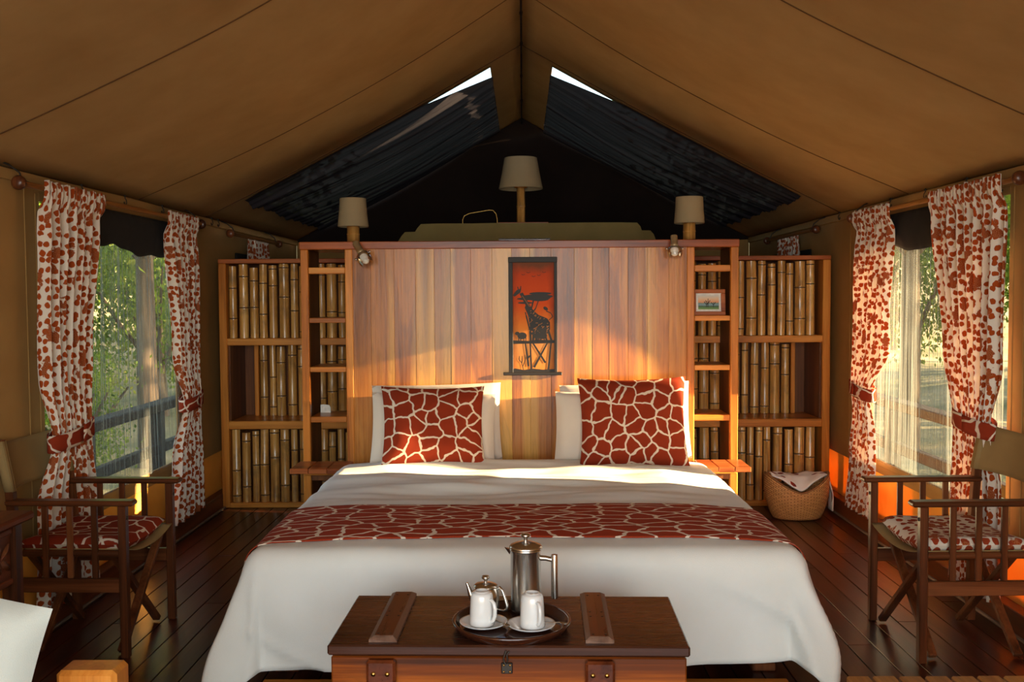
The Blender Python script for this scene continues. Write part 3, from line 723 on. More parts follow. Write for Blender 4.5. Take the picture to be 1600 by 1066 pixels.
# ================================================================== BED
BX = .965; BF = 3.56; BH_ = 5.56; BT = .475
bed = thing('bed', 'large low double bed base with thick white mattress against the headboard', 'bed', (0, 4.5, 0))
MB().box(-.95, .95, 3.60 - 4.5, 5.54 - 4.5, .16, .45, .05).build('mattress', MT['linen'], bed)
MB().box(-.93, .93, 3.68 - 4.5, 5.5 - 4.5, .06, .155, .004).build('base', MT['dark_wood_x'], bed)
MB().box(-.96, .96, 3.46 - 4.5, 3.50 - 4.5, 0, .022, .004).build('front_rail', MT['frame_wood_x'], bed)
for sx in (-1, 1):
    MB().box(sx * .86, sx * .95, 3.62 - 4.5, 5.48 - 4.5, 0, .03, .004).build('side_rail', MT['dark_wood'], bed)
def drape(p, q, lift=0.0, w=BX, yf=BF):
    """p: across from the middle, q: along from the foot edge (negative hangs over the foot)"""
    side = 1 if p >= 0 else -1
    dx = max(abs(p) - w, 0); dq = max(-q, 0); d = math.hypot(dx, dq)
    ex = min(abs(p), w) * side; ey = yf + max(q, 0)
    top = BT + .022
    # soft quilted swell and creases of the top surface
    edge = min(1, (w - min(abs(p), w)) / .25) * min(1, max(q, 0) / .2 + .15)
    zz = top + .018 * edge
    head = sst(.62, .95, q) * (1 - sst(1.78, 1.95, q))
    zz += head * (.030 * fb(p * 1.3 + 2, q * 7.5, 1.7) + .012 * fb(p * 3.1, q * 17 + p * 1.4, 4.2)) * (edge * .7 + .3)
    zz += .006 * fb(p * 4, q * 4, 8)
    zz -= .02 * sst(1.75, 1.98, q)
    if d <= 1e-6: return Vector((ex, ey, zz + lift))
    nx_, ny_ = dx * side / d, -dq / d
    r = .075
    arc = r * PI / 2
    if d < arc: a_ = d / r; out = r * math.sin(a_); drop = r * (1 - math.cos(a_))
    else: out = r; drop = r + (d - arc)
    corner = min(dx, dq) / (max(dx, dq) + 1e-6)
    hang = sst(.05, .45, d)
    along = ey * 1.0 if dx > dq else ex
    th = math.atan2(dq, dx)
    out += hang * (.03 + .045 * (min(dx, dq) > 0) * math.sin(2 * math.atan2(dq, dx)) + .03 * fb(along * 3.1, side, 2.2) + .016 * fb(along * 8 + 3, d * 1.5, 6)) + hang * .045 * fb(p * 2.2 + q * 4.5, q * 1.5 - p, 9) + hang * .035 * max(0, 1 - 7 * abs(fb(p * 1.1 + q * 2.6 + 4, q * .9 - p * .5, 14))) ** 2 * (1 if p > .1 else .4)
    if corner > 0: out += hang * (.05 + .035 * math.sin(th * 7 + (1.2 if side > 0 else 3.0))) * math.sin(2 * th)
    z = zz - drop
    fl_ = .012 + .01 * (fb(p * 5, q * 5, 3) + 1)
    if z < fl_: out += (fl_ - z) * .35; z = fl_ + (.0 if z > -.1 else .004)
    return Vector((ex + nx_ * out, ey + ny_ * out, z)) + Vector((nx_, ny_, 0)) * lift + Vector((0, 0, lift * .4))
def hemf(p):     # how far the duvet hangs at the foot
    return .475 + .02 * fb(p * 2.2, 0, 5) + .025 * sst(.55, .0, abs(p)) * 0 - (.03 * sst(.25, .7, p) if p > 0 else 0)
mb = MB(); NU, NV = 150, 130
def fd(u, v):
    p = (u * 2 - 1) * 1.385; q = -hemf(p) + (1.90 + hemf(p)) * v
    # round the hanging corners a little
    return drape(p, q)
mb.grid(NU, NV, fd, lambda u, v: (u * 2.8, v * 2.4))
dv = tag(mb.build('duvet', MT['linen'], solid=-.012), 'white cotton duvet spread over the bed and hanging to the floor', 'duvet')
mb = MB()
def fr(u, v):
    p = (u * 2 - 1) * 1.33
    q0 = .03 + .05 * (1 - (min(1, abs(p) / 1.0)) ** 2) ; q1 = .62 + .01 * math.sin(p * 5)
    return drape(p, q0 + (q1 - q0) * v, .007)
mb.grid(140, 34, fr, lambda u, v: (u * 2.66 * .78, v * .62 * 1.35))
tag(mb.build('bed_runner', MT['giraffe_wide'], solid=.004), 'rust giraffe-print runner laid across the foot of the white duvet', 'bed runner')
# pillows
def cushion(name, mat, w, h, t, loc, rot, label, cat, seed=0, uvs=1.0, pinch=.07, group=None, n=26, piping=False):
    mb = MB(); rg = random.Random(seed); ox = rg.uniform(0, 50)
    def f(side):
        def g(u, v):
            a = u * 2 - 1; b = v * 2 - 1
            x = a * w / 2 * (1 - pinch * (1 - b * b)); y = b * h / 2 * (1 - pinch * (1 - a * a))
            k = max(0, (1 - a ** 4)) ** .55 * max(0, (1 - b ** 4)) ** .55
            z = side * (t / 2 * k + .006 * fb(a * 2.5 + ox, b * 2.5, side * 3) * k * 1.6 + (.004 * fb(a * 8 + ox, b * 8, side)) * k)
            return (x, z, y + h / 2)
        return g
    mb.grid(n, n, f(-1), lambda u, v: (u * w * uvs + ox, v * h * uvs)); mb.grid(n, n, f(1), lambda u, v: (u * w * uvs + ox + .3, v * h * uvs))
    # flip back faces of the second sheet
    o = mb.build(name, mat, None, loc); o.rotation_euler = rot
    return tag(o, label, cat, group)
zp = BT + .015
cushion('pillow', MT['pillowcase'], .74, .44, .13, (P(684, 700, Y=5.5).x + .0, 5.49, zp), (-.10, -.02, 0), 'cream pillow leaning on the headboard behind the left giraffe cushion, rear one', 'pillow', 1, pinch=.03)
cushion('pillow', MT['pillowcase'], .70, .40, .13, (P(676, 700, Y=5.4).x, 5.38, zp), (-.22, .02, .03), 'cream pillow directly behind the sunlit left giraffe cushion, front one', 'pillow', 2, pinch=.03)
cushion('pillow', MT['pillowcase'], .74, .44, .13, (P(974, 700, Y=5.5).x + .02, 5.49, zp), (-.10, -.03, 0), 'cream pillow leaning on the headboard behind the right giraffe cushion, rear one', 'pillow', 3, pinch=.03)
cushion('pillow', MT['pillowcase'], .66, .40, .13, (P(958, 700, Y=5.4).x, 5.38, zp), (-.22, .02, -.02), 'cream pillow directly behind the shaded right giraffe cushion, front one', 'pillow', 4, pinch=.03)
cushion('cushion', MT['giraffe'], .575, .465, .17, (P(678, 720, Y=5.26).x, 5.24, zp), (-.34, .015, .13), 'square rust giraffe-print cushion, lower half sunlit, left on the bed', 'cushion', 5)
cushion('cushion', MT['giraffe'], .60, .505, .17, (P(991, 720, Y=5.26).x, 5.24, zp), (-.30, -.015, -.03), 'square rust giraffe-print cushion standing in shade on the bed, nearer the framed photo', 'cushion', 6)

# ================================================================== CHEST AND TRAY
CX, CYc = -.046, 2.60
ch = thing('blanket_chest', 'red-brown wooden chest with battened lid at the foot of the bed', 'chest', (CX, CYc, 0), math.radians(-1.2))
cw, cdp, ct = .985, .445, .472
MB().box(-cw / 2 + .006, cw / 2 - .006, .008, cdp - .01, .04, ct - .034, .004).build('body', MT['chest'], ch)
MB().box(-cw / 2 - .003, cw / 2 + .003, 0, cdp, ct - .03, ct, .005).build('lid', MT['chest_top'], ch)
MB().box(-cw / 2 + .0, cw / 2 - .0, .0, .02, 0, .05, .004).build('plinth', MT['chest'], ch)
for bx in (-.345, .252):
    sp_ = .078; hgt = .016
    def pr_(a, b, d): return (bx + a, d, ct + b)
    mb = MB(); y0_, y1_ = .022, cdp - .004
    o_ = [(-sp_/2, 0), (sp_/2, 0), (sp_/2, hgt * .5), (sp_/2 - .014, hgt), (-sp_/2 + .014, hgt), (-sp_/2, hgt * .5)]
    vs = [(bx + a, y0_, ct + b) for a, b in o_[:2]] + [(bx + a, y0_ + (.012 if b == hgt else 0), ct + b) for a, b in o_[2:]] + [(bx + a, y1_ - (.01 if b == hgt else 0), ct + b) for a, b in o_]
    n = 6; mb.add(vs, [list(range(n)), list(range(2 * n - 1, n - 1, -1))] + [[i, n + i, n + (i + 1) % n, (i + 1) % n] for i in range(n)])
    mb.m = [1, 1, 0, 1, 1, 0, 1, 1]
    bt_ = mb.build('lid_batten', [MT['chest_strap'], MT.setdefault('worn_edge', m_wood('worn_batten_edge', (86, 62, 50), (122, 92, 76), (146, 114, 96), 1, .4, 1.0, .1))], ch)
    for yy in (.05, .20, .24, .40):
        for dx_ in (-.017, .017):
            MB().lathe([(0, .0015), (.0035, .001), (.004, 0)], (bx + dx_, yy, ct + hgt), 8).build('screw', MT['steel_dark'], bt_)
for bx in (-.350, .247):
    s_ = MB().box(bx - .036, bx + .044, -.016, .010, .05, ct - .038, .007).build('front_strap', MT['chest_strap'], ch)
    for dx_ in (-.016, .022):
        MB().lathe([(0, .003), (.006, .002), (.007, 0)], (0, 0, 0), 10, M=Matrix.Translation((bx + dx_, -.016, ct - .075)) @ Matrix.Rotation(PI / 2, 4, 'X')).build('screw', MT['brass'], s_)
la = MB().box(-.018, .013, .0, .008, ct - .078, ct - .048, .002).build('latch', MT['steel_dark'], ch)
for dx_, dz in ((-.011, -.054), (.006, -.054), (-.011, -.072), (.006, -.072)):
    MB().lathe([(0, .002), (.003, .0015), (.0035, 0)], n=8, M=Matrix.Translation((dx_, 0, ct + dz)) @ Matrix.Rotation(PI / 2, 4, 'X')).build('rivet', MT['brass'], la)
MB().tube([(-.004, -.004, ct - .012), (-.008, -.006, ct - .022), (-.012, -.006, ct - .036), (-.006, -.006, ct - .05), (0, -.006, ct - .04), (-.002, -.006, ct - .022), (.004, -.004, ct - .014)], .0022, 8).build('hasp_wire', MT['steel_dark'], la)
TZ = ct + .0005
tc = P(799.5, 975, Z=TZ + .01)
tr = thing('serving_tray', 'round dark brown tray with raised rim holding the coffee things', 'tray', (tc.x, tc.y, TZ))
MB().lathe([(0, .004), (.145, .004), (.150, .006), (.160, .022), (.166, .027), (.171, .025), (.170, .019), (.158, .003), (.150, 0), (0, 0)], n=64).build('dish', MT['tray'], tr)
MB().lathe([(0, .0046), (.140, .0046), (.142, .004)], n=64).build('floor_mat', MT['tray'], tr)
TZ2 = TZ + .0055
def saucer(x, y, label):
    o = MB().lathe([(0, .002), (.022, .002), (.024, .004), (.040, .006), (.064, .015), (.069, .016), (.066, .012), (.042, .002), (.03, 0), (0, 0)], n=48).build('saucer', MT['ceramic'], None, (x, y, TZ2))
    return tag(o, label, 'saucer')
def mug(x, y, label, rz):
    t = thing('mug', label, 'mug', (x, y, TZ2 + .0055), rz)
    MB().lathe([(.0325, .0), (.035, .0015), (.0355, .006), (.0335, .060), (.0315, .084), (.0295, .091), (.025, .0945), (.0215, .095), (.020, .0985), (.0175, .0985), (.0165, .094), (0, .093)], n=40).build('body', MT['ceramic'], t)
    pts = [(.033, 0, .076), (.040, 0, .078), (.049, 0, .070), (.053, 0, .054), (.052, 0, .036), (.046, 0, .022), (.039, 0, .015), (.033, 0, .016)]
    MB().tube(pts, [.0048, .005, .0055, .0055, .0055, .0055, .005, .0048], 10).build('handle', MT['ceramic'], t)
def spoon(x, y, z, rz, label):
    t = thing('teaspoon', label, 'spoon', (x, y, z), rz)
    MB().tube([(-.045, 0, .0), (0, 0, .002), (.035, 0, .007)], [.0018, .0015, .0022], 8).build('handle', MT['steel'], t)
    mb = MB(); mb.grid(8, 8, lambda u, v: (.035 + .012 * (1 - math.cos(PI * u)) , .0085 * math.sin(PI * u) ** .6 * (v * 2 - 1), .007 - .003 * (1 - (v * 2 - 1) ** 2) * math.sin(PI * u)))
    mb.build('bowl', MT['steel'], t, solid=.001)
m1 = P(752.5, 981, Z=TZ2 + .006); m2 = P(832, 984.5, Z=TZ2 + .006)
m1.y += .03; m2.y += .03
saucer(m1.x + .004, m1.y, 'white saucer under the left upturned mug, nearer the teapot'); saucer(m2.x - .003, m2.y, 'white saucer under the right upturned mug, in front of the coffee pot')
mug(m1.x, m1.y, 'white mug upside down on its saucer in front of the small teapot', -.75)
mug(m2.x, m2.y, 'white mug upside down on its saucer in front of the tall coffee pot', -1.15)
spoon(m1.x + .048, m1.y - .005, TZ2 + .012, -1.05, 'teaspoon on the saucer of the left mug'); spoon(m2.x + .045, m2.y + .004, TZ2 + .012, -.3, 'teaspoon on the saucer of the right mug')
pc = P(822, 966, Z=TZ2)
fp = thing('coffee_pot', 'tall brushed steel cafetiere with straight handle on the tray', 'coffee pot', (pc.x, 2.885, TZ2))
MB().lathe([(0, 0), (.044, 0), (.0465, .003), (.0465, .012), (.0455, .016), (.0455, .176), (.0485, .184), (.0495, .188), (.0475, .190), (0, .188)], n=48).build('body', MT['steel'], fp)
MB().lathe([(.0495, .190), (.050, .194), (.046, .199), (.030, .206), (.012, .210), (0, .2105)], n=48).build('lid', MT['steel'], fp)
MB().lathe([(.006, .209), (.006, .219), (.009, .222), (.0145, .225), (.0155, .230), (.012, .233), (0, .234)], n=24).build('knob', MT['steel'], fp)
mb = MB(); mb.add([(-.045, -.012, .186), (-.045, .012, .186), (-.064, 0, .192), (-.048, 0, .170)], [[0, 1, 2], [0, 2, 3], [1, 3, 2]]); mb.build('spout', MT['steel'], fp, solid=.001)
hd = MB().tube([(.043, -.005, .160), (.060, -.008, .160), (.082, -.012, .156)], [.0085, .0075, .0075], 14).build('handle', MT['steel'], fp)
MB().tube([(.086, -.013, .172), (.086, -.013, .166), (.086, -.013, .110), (.086, -.013, .044), (.086, -.013, .040)], [.0095, .0105, .0105, .0105, .0095], 18).build('grip', MT['steel'], hd)
tp_ = P(759, 960, Z=TZ2)
tp = thing('teapot', 'small shiny steel teapot with domed lid behind the left mug', 'teapot', (tp_.x, 2.85, TZ2))
MB().lathe([(0, 0), (.034, 0), (.038, .004), (.0405, .020), (.041, .055), (.039, .070), (.034, .080), (.033, .083), (0, .083)], n=40).build('body', MT['steel'], tp)
MB().lathe([(.036, .083), (.0365, .086), (.030, .091), (.012, .095), (0, .0955)], n=36).build('lid', MT['steel'], tp)
MB().lathe([(.005, .095), (.004, .101), (.0095, .105), (.0125, .110), (.010, .115), (0, .117)], n=20).build('knob', MT['steel'], tp)
MB().tube([(-.036, 0, .045), (-.044, 0, .060), (-.050, 0, .078), (-.056, 0, .094)], [.013, .009, .006, .004], 12).build('spout', MT['steel'], tp)
MB().tube([(.036, -.004, .076), (.042, -.006, .082), (.050, -.010, .074), (.058, -.014, .050), (.064, -.018, .030), (.063, -.018, .020), (.055, -.016, .014), (.040, -.010, .016)], [.003, .0045, .0045, .0045, .005, .005, .004, .003], 10).build('handle', MT['steel'], tp)

# ================================================================== CURTAINS, RODS, HOOKS
def curtain(label, sgn, keys, z0, z1, ztie, seed, mat='spots', tie=True, flare=.0):
    """keys: list of (z, ya, yb) extents along the wall"""
    keys = sorted(keys)
    def ext(z):
        if z <= keys[0][0]: return keys[0][1:]
        for (za, a0, b0), (zb, a1, b1) in zip(keys, keys[1:]):
            if z <= zb:
                t = sst(za, zb, z); return (a0 + (a1 - a0) * t, b0 + (b1 - b0) * t)
        return keys[-1][1:]
    wtop = keys[-1][2] - keys[-1][1]; nf = max(3, round(wtop / .085)); mb = MB()
    def f(u, v):
        z = z0 + (z1 - z0) * v; a, b = ext(z); w = b - a; y = a + w * u
        gather = 1 - sst(.0, .25, abs(z - ztie)) if tie else 0
        amp = (.030 * (1 - .55 * gather)) * min(1, .35 + (z1 - z) * 3)
        ph = u * nf * 2 * PI + .9 * fb(u * 3, z * 1.6, seed) + seed
        x = .040 + amp * (.8 * math.sin(ph)) + .010 * fb(u * 9, z * 2.2, seed + 3)
        bulge = .03 * gather
        if tie and z > z1 - .14: hk = sst(z1 - .14, z1 - .06, z); x = x * (1 - hk) + hk * (.062 + .006 * math.sin(u * nf * 5 * PI + seed)); z += .004 * math.sin(u * nf * 6)
        return (sgn * (WX - .055 - x - bulge), y + .010 * math.cos(ph) * .6, z)
    t = thing('curtain', label, 'curtain', (0, 0, 0))
    mb.grid(nf * 18, 70, f, lambda u, v: (u * wtop * 1.75 + seed, v * (z1 - z0)))
    for vtx in (): pass
    mb.build('drape', MT[mat], t, solid=.002)
    if tie:
        a, b = ext(ztie); c_ = (a + b) / 2; hw_ = (b - a) / 2 + .022; tb = MB(); N = 30
        def g(u, v):
            w = 2 * PI * u
            return (sgn * (WX - .112 - .052 * math.cos(w)), c_ + hw_ * math.sin(w), ztie + (v - .5) * .075 + .022 * math.cos(w) * 0 + .02 * math.sin(w))
        tb.grid(N, 3, g, lambda u, v: (u * .5 + seed, v * .09)); tb.build('tieback', MT['giraffe'], t, solid=.003)
    return t
def zy(px, py): q = P(px, py, X=math.copysign(WX - .09, px - 817)); return q
def ky(sgn, rows):
    out = []
    for zpx, a_, b_ in rows:          # pixel x of both edges with a height
        ya = []
        for pxx in (a_, b_):
            d_ = CM @ Vector(((pxx - 800) / F, -(zpx[1] - 533) / F, -1.0)); ya.append(sgn * (WX - .09) / d_.x * d_.y)
        out.append((zpx[0], min(ya), max(ya)))
    return out
curtain('wide rust-spotted curtain tied at the left window, behind the left chair', -1, ky(-1, [((.09, 900), 62, 152), ((.50, 780), 64, 150), ((.82, 668), 74, 132), ((1.15, 550), 66, 139), ((1.9, 300), 62, 154)]), .09, 1.925, .825, 11)
curtain('narrow rust-spotted curtain tied at the left window, next to the bamboo cabinet', -1, ky(-1, [((.11, 800), 265, 318), ((.45, 720), 274, 314), ((.80, 628), 281, 305), ((1.15, 540), 273, 306), ((1.9, 340), 257, 304)]), .11, 1.925, .81, 23)
curtain('narrow rust-spotted curtain tied at the right window, next to the palm basket', 1, ky(1, [((.11, 800), 1323, 1362), ((.45, 720), 1330, 1366), ((.80, 615), 1340, 1366), ((1.15, 520), 1335, 1386), ((1.9, 335), 1340, 1397)]), .11, 1.925, .86, 37)
curtain('wide rust-spotted curtain tied at the right window, behind the right chair', 1, ky(1, [((.09, 900), 1490, 1560), ((.50, 780), 1492, 1560), ((.84, 660), 1503, 1557), ((1.15, 540), 1478, 1562), ((1.9, 300), 1459, 1572)]), .09, 1.925, .85, 41)
curtain('short spotted curtain high on the left wall, seen over the bamboo cabinet', -1, [(1.0, 7.16, 7.70), (1.89, 7.14, 7.72)], .9, 1.88, 0, 51, tie=False)
curtain('short spotted curtain high on the right wall, seen over the bamboo cabinet', 1, [(1.0, 7.16, 7.70), (1.89, 7.14, 7.72)], .9, 1.88, 0, 57, tie=False)
def rod(label, sgn, y0, y1, z, brk):
    t = thing('curtain_rod', label, 'curtain rod', (sgn * (WX - .10), y0, z))
    L = y1 - y0
    MB().tube([(0, .02, 0), (0, L - .02, 0)], .013, 14).build('pole', MT['frame_wood_y'] if 'frame_wood_y' in MT else MT.setdefault('frame_wood_y', m_wood('rod_wood', (120, 72, 30), (156, 104, 50), (184, 130, 70), 1, .4, 1.0, .2)), t)
    for yy, d in ((0, -1), (L, 1)):
        MB().lathe([(0, -.012), (.020, -.012), (.029, -.004), (.030, .008), (.024, .018), (.014, .024), (0, .024)], n=20, M=Matrix.Translation((0, yy, 0)) @ Matrix.Rotation(-PI / 2 * d, 4, 'X')).build('finial', MT['dark_wood'], t)
    for yy in brk:
        MB().tube([(sgn * .09, yy - y0, .09), (sgn * .05, yy - y0, .075), (sgn * .01, yy - y0, .045), (0, yy - y0, .018), (-sgn * .012, yy - y0, 0), (0, yy - y0, -.017), (sgn * .016, yy - y0, .0)], .004, 8).build('bracket', MT['steel_dark'], t)
rod('wooden curtain rod over the large left window', -1, P(30, 283, X=-WX + .1).y, P(314, 346, X=-WX + .1).y, 1.893, (3.92, 6.02))
rod('wooden curtain rod over the large right window', 1, P(1592, 283, X=WX - .1).y, P(1331, 340, X=WX - .1).y, 1.893, (3.90, 5.92))
rod('short wooden curtain rod on the left wall behind the cabinet', -1, 6.72, 8.05, 1.875, (6.8, 7.95))
rod('short wooden curtain rod on the right wall behind the cabinet', 1, 6.72, 8.05, 1.875, (6.8, 7.95))
def hook(sgn, y, label):
    mb = MB().tube([(0, 0, .03), (0, .002, .012), (sgn * -.004, .010, 0), (sgn * -.004, .012, -.014), (0, .004, -.024), (0, -.008, -.020), (0, -.010, -.008)], .0028, 8)
    mb.tube([(0, -.010, .022), (0, .012, .022)], .004, 8)
    o = mb.build('wire_hook', MT['steel_dark'], None, (sgn * (WX - .018), y, EZ - .022)); tag(o, label, 'hook', 'wire hooks along the %s eave' % ('left' if sgn < 0 else 'right'))
for sgn, pxs in ((-1, ((128, 'above the wide curtain'), (195, 'above the middle of the open net'), (253, 'where the narrow curtain begins'), (330, 'past the rod end, nearer one'), (340, 'past the rod end, farther one'))),
                 (1, ((1510, 'above the wide curtain'), (1446, 'above the middle of the open net'), (1392, 'where the narrow curtain begins'), (1312, 'past the rod end, nearer one')))):
    for pxx, wh in pxs:
        hook(sgn, P(pxx, 300, X=sgn * (WX - .018)).y, 'small bent wire hook on the %s eave %s' % ('left' if sgn < 0 else 'right', wh))

# ================================================================== CHAIRS
def chair(label, loc, rz, mat, seed, hw=.25, mirror=1):
    t = thing('folding_chair', label, 'chair', loc, rz)
    dw = MT['dark_wood']; dx = MT['dark_wood_x']; dep = .43; AZ = .632
    for sy in (-1, 1):
        y = sy * hw
        MB().box(-.016, .016, y - .017, y + .017, 0, AZ - .022, .004).build('leg', dw, t)
        # rear post leans back above the arm and carries the backrest
        mb = MB(); pts = [(-dep, 0), (-dep - .005, .45), (-dep - .02, .66), (-dep - .06, .87)]
        vs = []
        for px_, pz in pts:
            vs += [(px_ - .016, y - .015, pz), (px_ + .016, y - .015, pz), (px_ + .016, y + .015, pz), (px_ - .016, y + .015, pz)]
        fs = [[3, 2, 1, 0], [12, 13, 14, 15]]
        for k in range(3):
            for j in range(4): fs.append([k * 4 + j, k * 4 + (j + 1) % 4, k * 4 + 4 + (j + 1) % 4, k * 4 + 4 + j])
        mb.add(vs, fs); mb.build('leg', dw, t)
        MB().box(-dep - .035, .05, y - .029, y + .029, AZ - .022, AZ, .007).build('armrest', dx, t)
        MB().box(-dep + .016, -.016, y - .011, y + .011, .262, .318, .003).build('side_rail', dx, t)
        for k in range(3):
            xx = -dep + .016 + (dep - .032) * (k + 1) / 4
            MB().box(xx - .012, xx + .012, y - .008, y + .008, .318, AZ - .022, .003).build('spindle', dw, t)
        MB().tube([(-.012, y - sy * .012, .415), (-dep + .02, y - sy * .012, .415)], .015, 12).build('seat_rail', dx, t)
        MB().lathe([(0, .004), (.007, .003), (.008, 0)], n=10, M=Matrix.Translation((.016, y, .56)) @ Matrix.Rotation(PI / 2, 4, 'Y')).build('bolt', MT['steel_dark'], t)
    for xx in (-.045, -dep + .05):
        for sy in (-1, 1):
            o_ = .013 * sy
            a = Vector((xx + o_, -sy * (hw - .03), .012)); b = Vector((xx + o_, sy * (hw - .03), .41)); d = b - a; L = d.length
            M_ = Matrix.Translation(a) @ d.to_track_quat('Z', 'X').to_matrix().to_4x4()
            MB().box(-.012, .012, -.017, .017, 0, L, .004, M=M_).build('cross_leg', dw, t)
        MB().tube([(xx - .03, 0, .211), (xx + .03, 0, .211)], .006, 10).build('pivot_bolt', MT['steel_dark'], t)
    mb = MB()
    def f(u, v):
        y = (u * 2 - 1) * (hw - .012); e = 1 - (abs(u * 2 - 1)) ** 2.2
        return (.012 - (dep - .01) * v, y, .432 - .035 * e)
    mb.grid(16, 10, f); mb.build('seat_canvas', MT['canvas_chair'], t, solid=.004)
    mb = MB()
    def g(u, v):
        y = (u * 2 - 1) * (hw + .019); e = 1 - (abs(u * 2 - 1)) ** 2; z = .665 + .20 * v
        xx = -dep - .02 - .040 * (z - .66) / .21
        return (xx + .020 - .055 * e, y, z - .018 * e * v)
    mb.grid(20, 8, g)
    for sy in (-1, 1):
        s2 = MB()
        s2.grid(12, 4, lambda u, v: ((-dep - .02 - .040 * (.005 + .20 * v) / .21) + .022 * math.cos(2 * PI * u), sy * hw + .022 * math.sin(2 * PI * u), .665 + .20 * v))
        s2.build('backrest_sleeve', MT['canvas_chair'], t, solid=.002)
    mb.build('backrest', MT['canvas_chair'], t, solid=.004)
    return t
def seatpad(label, loc, rz, mat, seed):
    mb = MB(); w, d_, h = .45, .42, .068
    def f(side):
        def g(u, v):
            a = u * 2 - 1; b = v * 2 - 1; k = max(0, 1 - a ** 8) ** .5 * max(0, 1 - b ** 8) ** .5
            return (a * d_ / 2, b * w / 2 * (1 - .02 * (1 - a * a)), h / 2 + side * h / 2 * k * (1 + .12 * fb(a * 2, b * 2, seed)) - .022 * (1 - b * b) + .012)
        return g
    mb.grid(24, 24, f(1), lambda u, v: (u * d_ + seed, v * w)); mb.grid(24, 24, f(-1), lambda u, v: (u * d_ + seed + .03, v * w))
    o = mb.build('seat_cushion', mat, None, loc); o.rotation_euler = (0, 0, rz); return tag(o, label, 'cushion')
LF = P(160, 1034, Z=0); LF2 = P(246, 976, Z=0)
chair('dark wooden folding chair with khaki back and rust giraffe pad, left of the bed', (-1.575, 4.01, 0), -.03, None, 1, .235)
seatpad('rust giraffe-print seat pad on the left folding chair', (-1.80, 4.01, .405), -.03, MT['giraffe'], 3.3)
chair('dark wooden folding chair with khaki back and white spotted pad, right of the bed', (1.528, 3.955, 0), PI + .02, None, 2, .25)
seatpad('white rust-spotted seat pad on the right folding chair', (1.755, 3.955, .405), .02, MT['spots_seat'], 7.1)

# ================================================================== BASKET
bk0 = P(1246, 800, Y=6.15)
bk = thing('palm_basket', 'woven palm basket with dipped rim on the floor before the right cabinet', 'basket', (bk0.x + .0, 6.17, 0))
def rimz(w): return .175 + .115 * abs(math.cos(w)) ** 1.5
def bsk(sc=1.0):
    def f(u, v):
        w = 2 * PI * u; r = .62 + .38 * v ** .45 if v > 0 else .62
        rr_ = (.72 + .28 * math.sin(v * PI * .62))
        z = .004 + rimz(w) * v ** 1.15
        return (.205 * rr_ * math.cos(w) * sc, .125 * rr_ * math.sin(w) * sc, z)
    return f
MB().grid(56, 16, bsk(), lambda u, v: (u * 1.05, v * .28)).build('body', MT['wicker'], bk, solid=.006)
mb = MB(); mb.add([(.205 * .72 * math.cos(2 * PI * i / 40), .125 * .72 * math.sin(2 * PI * i / 40), .005) for i in range(40)], [list(range(40))]); mb.build('bottom', MT['wicker'], bk, solid=.004)
MB().tube([Vector(bsk(1.0)(i / 48, 1)) for i in range(49)], .006, 8, caps=False).build('rim', MT['wicker'], bk)
mb = MB()
def f(u, v):   # cloth stuffed inside, spilling over the right end
    x = -.17 + .42 * u; yb = (v * 2 - 1) * .095 * math.sqrt(max(.05, 1 - (min(abs(x), .18) / .2) ** 2))
    z = .268 + .02 * abs(x) / .17 + .012 * fb(u * 6, v * 3, 2) - .03 * (1 - (v * 2 - 1) ** 2) * 0
    z -= (.085 * sst(.5, 0, v) if False else .075 * max(0, 1 - v * 2.2)) * math.exp(-(x / .10) ** 2)
    if x > .17: k = (x - .17); x = .17 + min(k, .05) * 1.0 + .015 * fb(v * 4, 0, 1); z = .285 - max(0, k - .015) * 3.6
    return (x, yb, max(z, .04))
mb.grid(40, 16, f, lambda u, v: (u * .5 + .2, v * .3))
o = mb.build('folded_cloth', MT['spots_cloth'] if 'spots_cloth' in MT else MT.setdefault('spots_cloth', m_print('sparse_patch_print', 'sparse', 16.0, .05, rust=(132, 42, 26), cream=(240, 228, 212))), None, (bk0.x, 6.17, 0), solid=.008)
tag(o, 'white cloth with rust patches spilling out of the palm basket', 'cloth')

# ================================================================== FOREGROUND PIECES
# desk on the left
dk = thing('writing_desk', 'dark carved wooden desk corner at the left in front of the chair', 'desk', (-1.84, 2.72, 0))
dt = P(55, 797, Y=3.18); dx1 = dt.x; ztp = dt.z
ox, oy = -1.84, 2.72
MB().box(-.22, dx1 - ox, -.55, 3.18 - oy, ztp - .028, ztp, .008).build('top', MT['dark_wood_y'], dk)
ex = dx1 - ox - .028; ey = 3.18 - oy - .03
for lx_, ly in ((ex - .05, ey - .05), (ex - .05, -.52), (-.2, ey - .05), (-.2, -.52)):
    MB().box(lx_, lx_ + .05, ly, ly + .05, 0, ztp - .028, .005).build('leg', MT['dark_wood'], dk)
sp = MB().box(ex - .035, ex - .015, -.47, ey - .05, ztp - .028 - .20, ztp - .028, .003).build('side_panel', MT['dark_wood_y'], dk)
MB().box(-.2, ex - .05, ey - .03, ey - .012, ztp - .228, ztp - .028, .003).build('back_panel', MT['dark_wood_x'], dk)
for zz in (ztp - .05, ztp - .215):
    MB().box(ex - .018, ex - .008, -.47, ey - .05, zz - .010, zz + .010, .003).build('moulding', MT['dark_wood_y'], sp)
